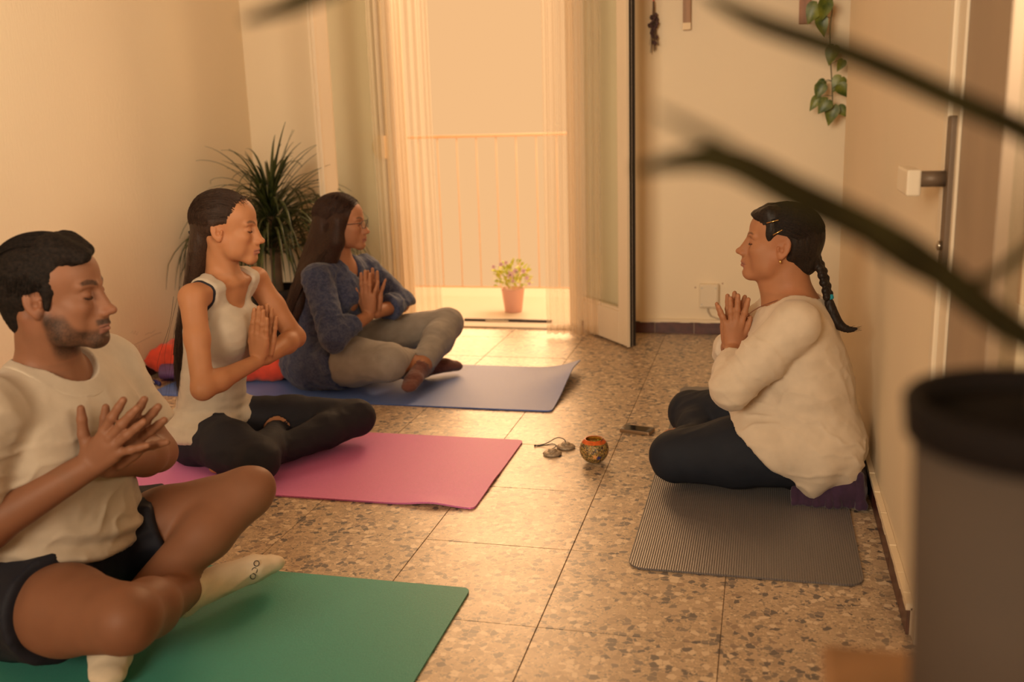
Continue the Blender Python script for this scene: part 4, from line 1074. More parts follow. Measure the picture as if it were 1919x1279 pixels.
def folds(amp, dirs, seed=0, extra=None):
    """cloth folds: stretched noise along directions; dirs = list of (axis, cross-scale, along-scale, weight)"""
    def disp(v):
        r=np.zeros(len(v))
        for i,(d,sc,sa,w) in enumerate(dirs):
            d=unit(d); a=np.array([0,0,1.]) if abs(d[2])<.8 else np.array([1.,0,0]); b=unit(np.cross(d,a)); c=np.cross(d,b)
            Q=np.stack([v@b*sc,v@c*sc,v@d*sa],1); k=vnoise(Q,(1,1,1),seed+i*7)
            k=1-np.abs(k)*1.6        # ridged
            r+=w*k
        r*=amp
        if extra is not None: r+=extra(v)
        return r
    return disp
def crease(v, d, freq, warp, seed, sharp_=2.0):
    """sharp wrinkles across direction d"""
    d=unit(d); ph=v@d*freq+warp*vnoise(v,(9,9,9),seed)+.5*warp*vnoise(v,(24,24,24),seed+1)
    m=.5+.5*vnoise(v,(14,14,14),seed+2)
    return ((1-np.abs(np.sin(ph)))**sharp_-.35)*m
def near_seg(v,a,b,r0,r1):
    a=np.asarray(a,float); b=np.asarray(b,float); ba=b-a; t=np.clip(((v-a)@ba)/(ba@ba),0,1); return smooth(r1,r0,np.linalg.norm(v-a-t[:,None]*ba,axis=1))
def eyelashes(F,parent,mat='hair_dark'):
    for y in (-1,1):
        c=[(.0905,.0200*y,-.0078),(.0935,.0255*y,-.0102),(.0932,.0315*y,-.0114),(.0900,.0380*y,-.0105),(.0860,.0425*y,-.0082)]
        m=MB().tube(spline([F.p(*q) for q in c],[1]*5,3)[0],[.0007*F.s]+[.0011*F.s]*11+[.0007*F.s],6); adopt(m.build('eyelashes',MAT[mat],smooth=True),parent)
def strands(name, curves, r, mat, parent, n=10):
    """many thin tapered hairs as one mesh"""
    P=np.zeros((len(curves),n,3))
    for k,c in enumerate(curves):
        c=np.asarray(c,float); m=len(c); t=np.linspace(0,m-1-1e-6,n); i=t.astype(int); f=(t-i)[:,None]
        p0=c[np.maximum(i-1,0)];p1=c[i];p2=c[np.minimum(i+1,m-1)];p3=c[np.minimum(i+2,m-1)]
        P[k]=.5*((2*p1)+(p2-p0)*f+(2*p0-5*p1+4*p2-p3)*f*f+(-p0+3*p1-3*p2+p3)*f**3)
    T_=np.gradient(P,axis=1); T_/=np.linalg.norm(T_,axis=2,keepdims=True)+1e-9
    a=np.cross(T_,np.array([.37,.81,.45])); a/=np.linalg.norm(a,axis=2,keepdims=True)+1e-9; b=np.cross(T_,a)
    rr=(r*(1-.75*np.linspace(0,1,n)**2))[None,:,None]; q=3; ring=[]
    for k in range(q): w=2*math.pi*k/q; ring.append(P+(a*math.cos(w)+b*math.sin(w))*rr)
    Vv=np.stack(ring,2).reshape(-1,3); N_=len(curves); idx=np.arange(N_*n*q).reshape(N_,n,q); Q=[]
    for k in range(q): k2=(k+1)%q; Q.append(np.stack([idx[:,:-1,k],idx[:,:-1,k2],idx[:,1:,k2],idx[:,1:,k]],-1).reshape(-1,4))
    o=link(name,mesh_np(name,Vv,np.concatenate(Q),mat),parent); o['kind']='stuff'; return o
def slerp(a,b,t):
    a=unit(a); b=unit(b); w=math.acos(max(-1,min(1,float(a@b)))); 
    return a if w<1e-4 else (a*math.sin((1-t)*w)+b*math.sin(t*w))/math.sin(w)
def cap_curve(F,c,r,d0,d1,n=7,t0=0.,t1=1.,off=1.0):
    c=V(*c); r=V(*r); return [F.p(*(c+r*slerp(d0,d1,t0+(t1-t0)*i/(n-1))*off)) for i in range(n)]
def swept(F,c,r,dirs,t0,off,n=9):
    """strand over the skull through several directions"""
    c=V(*c); r=V(*r); D,_=spline([unit(d) for d in dirs],[1]*len(dirs),6); D=D[int(t0*len(D)*.7):]
    D=D[::max(1,len(D)//n)]+[D[-1]] if len(D)>2 else D
    return [F.p(*(c+r*unit(d)*off)) for d in D]
# ---------------------------------------------------------------- woman in the white tank top (pink mat)
def woman_tank():
    NAILS.clear()
    T=thing('person','woman with long brown hair in white tank top and black leggings, eyes closed','person','people seated cross-legged',loc=(-1.78,2.93,.006))
    fwd=unit(V(.995,-.09,0)); lf=unit(V(.09,.995,0))
    pel=V(-1.835,2.93,.108); waist=V(-1.805,2.93,.27); chest=V(-1.755,2.93,.455); neck=V(-1.728,2.93,.626)
    shN=V(-1.745,2.762,.592); shF=V(-1.705,3.098,.594); elN=V(-1.675,2.655,.325); elF=V(-1.585,3.125,.385); wrN=V(-1.590,2.858,.366); wrF=V(-1.580,2.894,.366)
    F=Frame((-1.703,2.93,.797),12,4,0,1.01)
    B=Model(); tor=torso(pel,waist,chest,neck,fwd,(.150,.112,.128),.70)
    bust=[ell(chest+fwd*.062-lf*.056-V(0,0,.005),(.058,.062,.064)),ell(chest+fwd*.062+lf*.056-V(0,0,.005),(.058,.062,.064))]
    sho=shoulders(neck-V(0,0,.022),shN,shF,.040)
    B.add(tor,.03); B.add(bust,.045); B.add(sho,.04)
    B.add(cone(neck-V(0,0,.03),F.p(-.022,0,-.06),.054,.051),.035)
    B.add([cone(neck+fwd*.055-lf*.01+V(0,0,-.012),shN+fwd*.03+V(0,0,.018),.010,.009),cone(neck+fwd*.055+lf*.01+V(0,0,-.012),shF+fwd*.03+V(0,0,.018),.010,.009)],.018)  # collar bones
    for s in (-1,1): B.add(cone(F.p(-.03,.045*s,-.035),neck+fwd*.05+lf*.012*s-V(0,0,.01),.014,.010),.02)     # neck muscle
    torso_ops=list(B.ops)
    head_prims(B,F,'f',jaw=.90,cheek=.98,nose=1.08,lips=.88)
    arms=[]
    for s,e,w in ((shN,elN,wrN),(shF,elF,wrF)):
        arms+= [cone(s,s+(e-s)*.45,.042,.038),cone(s+(e-s)*.45,e,.038,.033),cone(e,e+(w-e)*.3,.034,.034),cone(e+(w-e)*.3,w,.034,.023)]
    B.add(arms,.02)
    up=unit(V(.16,-.02,1)); pn=unit(V(.04,1,0))
    hand_prims(B,wrN+up*.006,up,pn,V(-1,.05,0),.170,spread=(-1,-1,0,1),curl=(1,1,1,1),thumb=(18,2))
    hand_prims(B,wrF+up*.006,up,-pn,V(-1,.05,0),.170,spread=(-1,-1,-2,-6),curl=(1,1,1,1),thumb=(18,2))
    hipN=V(-1.815,2.858,.098); hipF=V(-1.805,3.005,.100); knN=V(-1.515,2.675,.092); knF=V(-1.372,3.125,.100); anN=V(-1.605,2.975,.088); anF=V(-1.565,2.775,.060)
    legs=[cone(hipN,hipN+(knN-hipN)*.5,.086,.082),cone(hipN+(knN-hipN)*.5,knN,.082,.058),cone(hipF,hipF+(knF-hipF)*.5,.086,.080),cone(hipF+(knF-hipF)*.5,knF,.080,.056),
          cone(knN,knN+(anN-knN)*.35,.055,.052),cone(knN+(anN-knN)*.35,anN,.052,.034),cone(knF,knF+(anF-knF)*.35,.055,.053),cone(knF+(anF-knF)*.35,anF,.053,.034)]
    seat=[ell(pel+V(-.02,-.06,-.015),(.105,.10,.088)),ell(pel+V(-.02,.06,-.015),(.105,.10,.088))]
    B.add(legs,.02); B.add(seat,.03)
    B.add(foot(anN,anN+V(.115,.10,-.022),up=(.1,0,1),r=.9),.012); B.add(foot(anF,anF+V(-.13,-.05,-.02),up=(0,0,1),r=.9),.012)
    B.cut(V(0,0,.0085),(0,0,-1))
    body=sculpt('body',B,.0055,MAT['skin'],None,fine=[headbox(F),handbox(wrN,wrN+up*.19,wrF,pad=.045)],colour=painter(F,(.45,.195,.090),brow=(.12,.06,.035),brow_w=.0030,brow_k=1.0)); adopt(body,T)
    # tank top
    K=Model(); K.ops=list(torso_ops)
    K.add(seat,.03).add([cone(hipN,hipN+(knN-hipN)*.12,.087,.084),cone(hipF,hipF+(knF-hipF)*.12,.087,.084)],.03)
    K.sub([ell(neck+fwd*.050+V(0,0,.035),(.120,.090,.150),np.stack([unit(V(.9,-.08,-.30)),lf,unit(V(.30,0,.95))],1))],.004)
    K.sub([ell(shN-lf*.012-V(0,0,.03),(.150,.082,.122),np.stack([fwd,lf,V(0,0,1)],1)),ell(shF+lf*.012-V(0,0,.03),(.150,.082,.122),np.stack([fwd,lf,V(0,0,1)],1))],.004)
    K.sub(cone(neck+V(0,0,.035),F.p(-.02,0,-.05),.075,.09),.004).cut(V(-1.83,2.93,.122),(.10,.05,-1)).cut(V(0,0,.66),(0,0,1))
    hemz=lambda v:.004+.0014*smooth(.26,.18,v[:,2])*np.sin(v[:,2]*170+22*v[:,1]+12*v[:,0])+.005*smooth(.19,.13,v[:,2])
    tk=sculpt('tank_top',K,.0042,MAT['white_cotton'],None,grow=.0055,disp=folds(.0022,[((.3,.2,1),30,7,.5),((0,1,.15),34,6,.6)],3,hemz)); adopt(tk,T)
    # dark bra strap at the near shoulder
    Kb=Model(); Kb.ops=list(torso_ops); Rb=np.stack([fwd,lf,V(0,0,1)],1); cb=shN-lf*.012-V(0,0,.03)
    Kb.inter(ell(cb,(.152,.081,.123),Rb)).sub(ell(cb,(.140,.069,.111),Rb),.002).cut(shN+fwd*.02-V(0,0,.085),-fwd*0+V(0,0,-1))
    sb=sculpt('bra_strap',Kb,.0036,MAT['black_legging'],None,grow=.004); adopt(sb,T)
    # leggings
    G=Model().add(legs,.02).add(seat,.03).add(torso(pel,waist,chest,neck,fwd,(.150,.112,.128),.70)[:1],.03)
    G.cut(V(0,0,.235),(0,0,1)).cut(V(0,0,.0075),(0,0,-1)); dN=unit(anN-knN); dF=unit(anF-knF)
    G.sub([cyl(anN-dN*.012,anN+dN*.10,.055),cyl(anF-dF*.005,anF+dF*.1,.055)],.002)
    lg=sculpt('leggings',G,.0055,MAT['black_legging'],None,grow=.0045,disp=folds(.003,[((.8,.3,.2),30,8,.5),((.5,-.8,.2),36,9,.5)],8)); adopt(lg,T)
    # hair: swept back, half tied, falling down the back
    H=Model(); E=lambda c,r:ell(F.p(*c),np.array(r)*F.s,F.R)
    H.add(E((-.014,0,.038),(.099,.080,.083)),.01).add(E((-.034,0,.010),(.077,.073,.069)),.02)
    H.sub(E((.110,0,-.032),(.068,.115,.112)),.006)                        # face
    for y in (-1,1): H.sub(E((.012,.080*y,-.040),(.038,.030,.056)),.008)   # ears stay free
    back=[F.p(-.062,0,-.015),F.p(-.082,-.006,-.08),V(-1.832,2.915,.60),V(-1.865,2.895,.48),V(-1.880,2.865,.36),V(-1.870,2.845,.265)]
    P_,R_=spline(back,[.060,.050,.044,.036,.024,.006],3); H.add(chain(P_,R_,(unit(V(1,.2,0)),.62)),.02)
    H.sub([cone(F.p(-.02,0,-.07),neck+V(.02,0,-.02),.052,.048)],.006)
    hair=sculpt('hair',H,.0032,MAT['hair_brown'],None,disp=lambda v:.001*vnoise(v,(160,160,20),2),relax_it=2); adopt(hair,T)
    rnd=random.Random(3); cv=[]
    for k in range(16):
        u=rnd.uniform(-1,1); b=V(-1.845+rnd.uniform(-.03,.03),2.90+u*.05,.56+rnd.uniform(-.05,.05))
        cv.append([b,b+V(-.030+rnd.uniform(-.012,.012),-.015,-.10),b+V(-.045+rnd.uniform(-.02,.02),-.045+rnd.uniform(-.02,.01),-.22),b+V(-.035+rnd.uniform(-.04,.03),-.06+rnd.uniform(-.03,.02),-.30-rnd.uniform(0,.06))])
    for k in range(620):   # swept back to the tie
        a_=rnd.uniform(-1,1); aa=abs(a_); d0=V(.86-.42*aa**1.5,a_*.95,.64-.60*aa**1.3); d1=V(-.93,a_*.10,-.52+.25*rnd.random())
        t0=max(0,rnd.uniform(-.25,.55)); cv.append(swept(F,(-.014,0,.038),(.0995,.0805,.0835),[d0,V(.25,a_*1.0,.85-.62*aa),V(-.55,a_*.75,.45-.35*aa),d1],t0,rnd.uniform(1.0,1.02)))
    e1=unit(V(1,.2,0)); e2=unit(V(-.2,1,0))
    for k in range(520):   # falling down the back
        ph=rnd.uniform(0,6.283); o_=[]; q0=rnd.uniform(.98,1.08)
        for p_,r_ in zip(back[1:],(.050,.044,.038,.028,.012)): o_.append(p_+(e1*math.cos(ph)*.66+e2*math.sin(ph)*1.04)*r_*q0+V(0,0,rnd.uniform(-.004,.004)))
        o_[-1]=o_[-1]+V(rnd.uniform(-.015,.015),rnd.uniform(-.015,.015),rnd.uniform(-.05,.04)); cv.append(o_)
    for k in range(420):   # below the tie, behind the ears
        y_=rnd.choice((-1,1)); x_=rnd.uniform(-.98,-.12); z0=rnd.uniform(-.15,.30)+.35*max(0,-x_-.3)*rnd.random(); d0=V(x_,y_*math.sqrt(max(.02,1-x_*x_)),z0); d1=V(x_-.15,y_*math.sqrt(max(.02,1-x_*x_))*.85,-.62)
        c_=cap_curve(F,(-.018,0,.030),(.100,.0815,.086),d0,d1,5,0,1.,rnd.uniform(1.0,1.015)); m_=rnd.random()
        c_+=[V(-1.826-.03*m_,2.915+y_*.036*rnd.random(),.60),V(-1.868-.02*m_,2.890+y_*.03*rnd.random(),.48),V(-1.885+rnd.uniform(-.01,.01),2.865+y_*.02*rnd.random(),.38)]; cv.append(c_)
    for k in range(46):   # backlit wisps at the hairline
        a=rnd.uniform(-.9,.9); s=F.p(.062+rnd.uniform(-.02,.012),.055*a,.100-.02*abs(a)); d=F.d(rnd.uniform(.2,.8),a*.4,rnd.uniform(-.1,.7))
        cv.append([s,s+d*.010,s+d*.018+F.d(.002,0,-.006),s+d*.026+F.d(.004,0,-.016*rnd.random())])
    for k in range(420):   # temples swept back over the ears
        y_=rnd.choice((-1,1)); z_=rnd.uniform(-.10,.34); d0=V(.46+.25*max(0,z_),y_*.95,z_+.05); d1=V(-.95,y_*.15,-.30+.2*rnd.random())
        cv.append(swept(F,(-.014,0,.038),(.0995,.0808,.0835),[d0,V(-.10,y_*1.0,z_*.9),V(-.62,y_*.75,z_*.5-.12),d1],max(0,rnd.uniform(-.3,.5)),rnd.uniform(1.004,1.022)))
    eyelashes(F,T)
    o=strands('loose_strands',cv,.00075,MAT['hair_brown'],None); o.parent=hair
    adopt(MB().lathe([(.004,-.006),(.010,-.004),(.010,.004),(.004,.006)],F.p(-.112,0,-.022),12,axis=F.d(-.3,0,1)).build('hair_tie',MAT['ink'],smooth=True),T)
    return T

# ---------------------------------------------------------------- woman with glasses in blue tunic (blue mat)
def woman_tunic():
    NAILS.clear()
    T=thing('person','woman with long auburn hair, glasses, blue printed tunic and grey leggings','person','people seated cross-legged',loc=(-1.83,3.92,.006))
    fwd=V(1,0,0); lf=V(0,1,0)
    pel=V(-1.862,3.92,.115); waist=V(-1.835,3.92,.26); chest=V(-1.79,3.92,.40); neck=V(-1.752,3.92,.525)
    shN=V(-1.785,3.755,.485); shF=V(-1.705,4.085,.475); elN=V(-1.680,3.655,.262); elF=V(-1.560,4.115,.318); wrN=V(-1.605,3.845,.315); wrF=V(-1.590,3.890,.318)
    F=Frame((-1.735,3.92,.700),7,0,0,.98)
    B=Model(); bw=(.165,.145,.148)
    bust=[ell(chest+fwd*.075-lf*.06-V(0,0,.02),(.062,.066,.068)),ell(chest+fwd*.075+lf*.06-V(0,0,.02),(.062,.066,.068))]
    B.add(torso(pel,waist,chest,neck,fwd,bw,.75),.03).add(bust,.03).add(shoulders(neck-V(0,0,.02),shN,shF,.044),.04)
    B.add(cone(neck-V(0,0,.03),F.p(-.022,0,-.06),.055,.052),.03)
    head_prims(B,F,'f',jaw=.95,cheek=1.06,nose=1.02,chin=1.05,lips=.9,eyes='open')
    for s,e,w in ((shN,elN,wrN),(shF,elF,wrF)):
        B.add([cone(s,e,.046,.038),cone(e,e+(w-e)*.3,.038,.036),cone(e+(w-e)*.3,w,.036,.024)],.02)
    up=unit(V(.03,-.01,1)); pn=unit(V(.10,1,0))
    hand_prims(B,wrN+up*.006,up,pn,V(-1,.1,0),.178,spread=(2,0,-2,-21),curl=(1,1,1,1),thumb=(30,18))
    hand_prims(B,wrF+up*.006,up,-pn,V(-1,.1,0),.178,spread=(2,0,-3,-23),curl=(1,1,1,1),thumb=(30,18))
    hipN=V(-1.85,3.815,.115); hipF=V(-1.84,4.02,.12); knN=V(-1.475,3.715,.150); knF=V(-1.352,4.140,.225); anN=V(-1.405,4.01,.065); anF=V(-1.375,3.815,.105)
    legs=[cone(hipN,hipN+(knN-hipN)*.55,.105,.096),cone(hipN+(knN-hipN)*.55,knN,.096,.074),cone(hipF,hipF+(knF-hipF)*.5,.10,.085),cone(hipF+(knF-hipF)*.5,knF,.085,.062),
          cone(knN,knN+(anN-knN)*.4,.068,.055),cone(knN+(anN-knN)*.4,anN,.055,.038),cone(knF,knF+(anF-knF)*.38,.060,.062),cone(knF+(anF-knF)*.38,anF,.062,.040)]
    seat=[ell(pel+V(-.02,-.07,-.01),(.12,.115,.10)),ell(pel+V(-.02,.07,-.01),(.12,.115,.10))]
    B.add(legs,.02).add(seat,.03)
    ftF=foot(anF,anF+V(-.005,-.125,-.045),up=(0,.1,1)); ftN=foot(anN,anN+V(.095,.075,-.020),up=(0,0,1))
    B.add(ftF,.012).add(ftN,.012); B.cut(V(0,0,.0085),(0,0,-1))
    body=sculpt('body',B,.006,MAT['skin'],None,fine=[headbox(F,.0026),handbox(wrN,wrN+up*.19,wrF,pad=.045,h=.0028)],colour=painter(F,(.43,.19,.10),brow=(.07,.035,.025),brow_w=.0030,lash=.5)); adopt(body,T)
    # tunic with rolled sleeves and split neck
    K=Model().add(torso(pel-V(0,0,.0),waist,chest,neck,fwd,(.182,.160,.156),.80),.03).add(bust,.04).add(shoulders(neck-V(0,0,.022),shN,shF,.050),.04)
    K.add([cone(hipN+V(.0,-.01,.0),hipN+(knN-hipN)*.33,.118,.112),cone(hipF,hipF+(knF-hipF)*.22,.112,.104)],.03).add([ell(pel+V(-.03,-.07,-.005),(.125,.120,.108)),ell(pel+V(-.03,.07,-.005),(.125,.120,.108))],.03)
    for s,e,w in ((shN,elN,wrN),(shF,elF,wrF)):
        c=e+(w-e)*.52; d=unit(w-e)
        K.add([cone(s,e,.056,.052),cone(e,c,.052,.046),cone(c-d*.028,c,.049,.049)],.02).sub(cyl(c,c+d*.14,.075),.002)
        K.sub(cyl(c-d*.03,c+d*.05,.034),.002)
    K.sub(ell(neck+fwd*.05+V(0,0,.02),(.075,.046,.135),np.stack([unit(V(.9,0,-.42)),lf,unit(V(.42,0,.9))],1)),.004).sub(cone(neck+V(.0,0,.03),F.p(-.02,0,-.09),.062,.07),.004)
    dk=unit(knN-hipN); K.sub(cyl(hipN+dk*.155,hipN+dk*.40,.14),.003); dk=unit(knF-hipF); K.sub(cyl(hipF+dk*.11,hipF+dk*.40,.13),.003)
    K.cut(V(0,0,.0105),(0,0,-1)).cut(V(0,0,.60),(0,0,1))
    tn=sculpt('tunic',K,.0052,MAT['tunic'],None,grow=.003,disp=folds(.0075,[((.25,.1,1),26,6,.55),((.9,.2,.4),34,9,.35),((0,1,.3),30,8,.35)],21,lambda v:.0055*crease(v,elN-shN,85,3.0,23)*near_seg(v,shN,elN,.06,.10)+.0065*crease(v,V(.5,0,.85),58,3.2,27)*(1-near_seg(v,shN,elN,.05,.08)))); adopt(tn,T)
    G=Model().add(legs,.02).add(seat,.03).cut(V(0,0,.0078),(0,0,-1)); dF=unit(anF-knF); dN=unit(anN-knN)
    G.sub([cyl(anF-dF*.035,anF+dF*.10,.06),cyl(anN-dN*.02,anN+dN*.1,.06)],.002).cut(V(-1.90,0,.2),(-1,0,.2))
    lg=sculpt('leggings',G,.0055,MAT['grey_legging'],None,grow=.0045,disp=folds(.0035,[(unit(anF-knF),16,40,.6),((.8,.3,.4),34,9,.5)],31)); adopt(lg,T)
    for ft,a,d in ((ftF,anF,dF),(ftN,anN,dN)):
        S_=Model().add(ft,.012).add(cone(a-d*.05,a,.036,.034),.01).cut(V(0,0,.0075),(0,0,-1))
        o=sculpt('sock',S_,.004,MAT['brown_sock'],None,grow=.004,disp=folds(.0016,[((0,0,1),60,160,1)],41)); adopt(o,T)
    # long hair
    H=Model(); E=lambda c,r:ell(F.p(*c),np.array(r)*F.s,F.R)
    H.add(E((-.012,0,.036),(.106,.088,.090)),.01).add(E((-.034,0,.005),(.084,.084,.080)),.02)
    for y in (-1,1):
        H.add([cone(F.p(.010,.074*y,.015),F.p(-.002,.080*y,-.075),.030,.032),cone(F.p(-.002,.080*y,-.075),F.p(-.045,.075*y,-.16),.034,.040)],.02)
    H.sub(E((.104,0,-.035),(.068,.115,.110)),.010)
    back=[F.p(-.055,0,-.01),F.p(-.085,0,-.09),V(-1.868,3.895,.50),V(-1.905,3.865,.40),V(-1.930,3.83,.31),V(-1.945,3.80,.235)]
    P_,R_=spline(back,[.082,.088,.082,.070,.050,.018],3); H.add(chain(P_,R_,(unit(V(1,.1,.3)),.55)),.02)
    nearside=[F.p(-.03,-.078,-.06),F.p(-.065,-.085,-.15),V(-1.865,3.80,.46),V(-1.905,3.775,.36),V(-1.935,3.765,.265)]
    P_,R_=spline(nearside,[.036,.040,.040,.034,.012],3); H.add(chain(P_,R_,(unit(V(.3,1,.1)),.6)),.03)
    H.sub([cone(F.p(-.005,0,-.09),neck+V(.03,0,-.02),.054,.056)],.006)
    hair=sculpt('hair',H,.0038,MAT['hair_auburn'],None,disp=lambda v:.001*vnoise(v,(160,160,20),2),relax_it=2); adopt(hair,T)
    rnd=random.Random(8); cv=[]
    for k in range(900):
        y=-1 if rnd.random()<.72 else 1; x0=rnd.uniform(-.75,.82); d0=V(x0,y*.06,math.sqrt(max(.05,1-x0*x0))); x1=rnd.uniform(-.95,.12 if x0>.2 else -.1); d1=V(x1,y*math.sqrt(max(.02,1-x1*x1))*.98,-.25)
        c_=cap_curve(F,(-.012,0,.036),(.1065,.0885,.0905),d0,d1,6,0,1.,rnd.uniform(1.03,1.06)); e_=c_[-1]; m_=rnd.random()
        if y<0: c_+= [F.p(-.025-.07*m_,-.122+.01*rnd.random()+.05*m_**2,-.10),V(-1.850-.05*m_,3.748+.09*m_**2,.455),V(-1.900-.045*m_,3.733+.09*m_**2,.36+rnd.uniform(-.01,.01)),V(-1.94+rnd.uniform(-.03,.015)-.01*m_,3.735+.08*m_,.26+rnd.uniform(-.04,.04))]
        else: c_+= [F.p(-.06-.05*m_,.07-.04*m_,-.13),V(-1.90-.03*m_,3.95-.06*m_,.44),V(-1.935-.02*m_,3.91-.05*m_,.33)]
        cv.append(c_)
    for k in range(50):
        u=rnd.uniform(-1,1); b=V(-1.875+rnd.uniform(-.03,.02),3.82+u*.07,.44+rnd.uniform(-.06,.06)); cv.append([b,b+V(-.025,-.012,-.08),b+V(-.05+rnd.uniform(-.015,.015),-.03+rnd.uniform(-.02,.02),-.16),b+V(-.065+rnd.uniform(-.03,.02),-.035+rnd.uniform(-.03,.02),-.215-rnd.uniform(0,.05))])
    o=strands('loose_strands',cv,.0010,MAT['hair_auburn'],None); o.parent=hair
    # glasses
    gl=MB(); lens=MB()
    for y in (-1,1):
        c=np.array([.112,.031*y,-.006]); ring=[]
        for k in range(25):
            a=2*math.pi*k/24; ex=.0225*np.sign(math.cos(a))*abs(math.cos(a))**.7; ez=.0165*np.sign(math.sin(a))*abs(math.sin(a))**.7
            ring.append(F.p(c[0]-.25*abs(ex*1)*(1 if ex*y>0 else -.3),c[1]+ex,c[2]+ez))
        gl.tube(ring,.0013,6,caps=False); lens.add(ring[:-1],[tuple(range(24))])
        gl.tube([F.p(.105,.053*y,.002),F.p(.06,.073*y,.0),F.p(.0,.080*y,-.002),F.p(-.012,.080*y,-.018)],.0014,6)
    gl.tube([F.p(.117,.010,-.003),F.p(.121,0,.001),F.p(.117,-.010,-.003)],.0012,6)
    g_=gl.build('glasses',MAT['ink'],smooth=True); adopt(g_,T); l_=lens.build('lens',MAT['glass']); l_.parent=g_; 
    l_.matrix_parent_inverse=g_.matrix_basis.inverted()
    # eyes: one dark iris each behind the lenses
    for y in (-1,1):
        o=MB().lathe([(.0001,.0008),(.0045,.0003),(.0055,-.001)],F.p(.0925,.030*y,-.004),14,close=False,axis=F.d(.96,.22*y,-.05)).build('iris',MAT['hair_dark'],smooth=True); adopt(o,T)
    adopt(MB().lathe([(.001,-.004),(.005,-.002),(.005,.003),(.001,.005)],V(-1.660,3.885,.432),10).build('pendant',MAT['petal'],smooth=True),T)
    return T

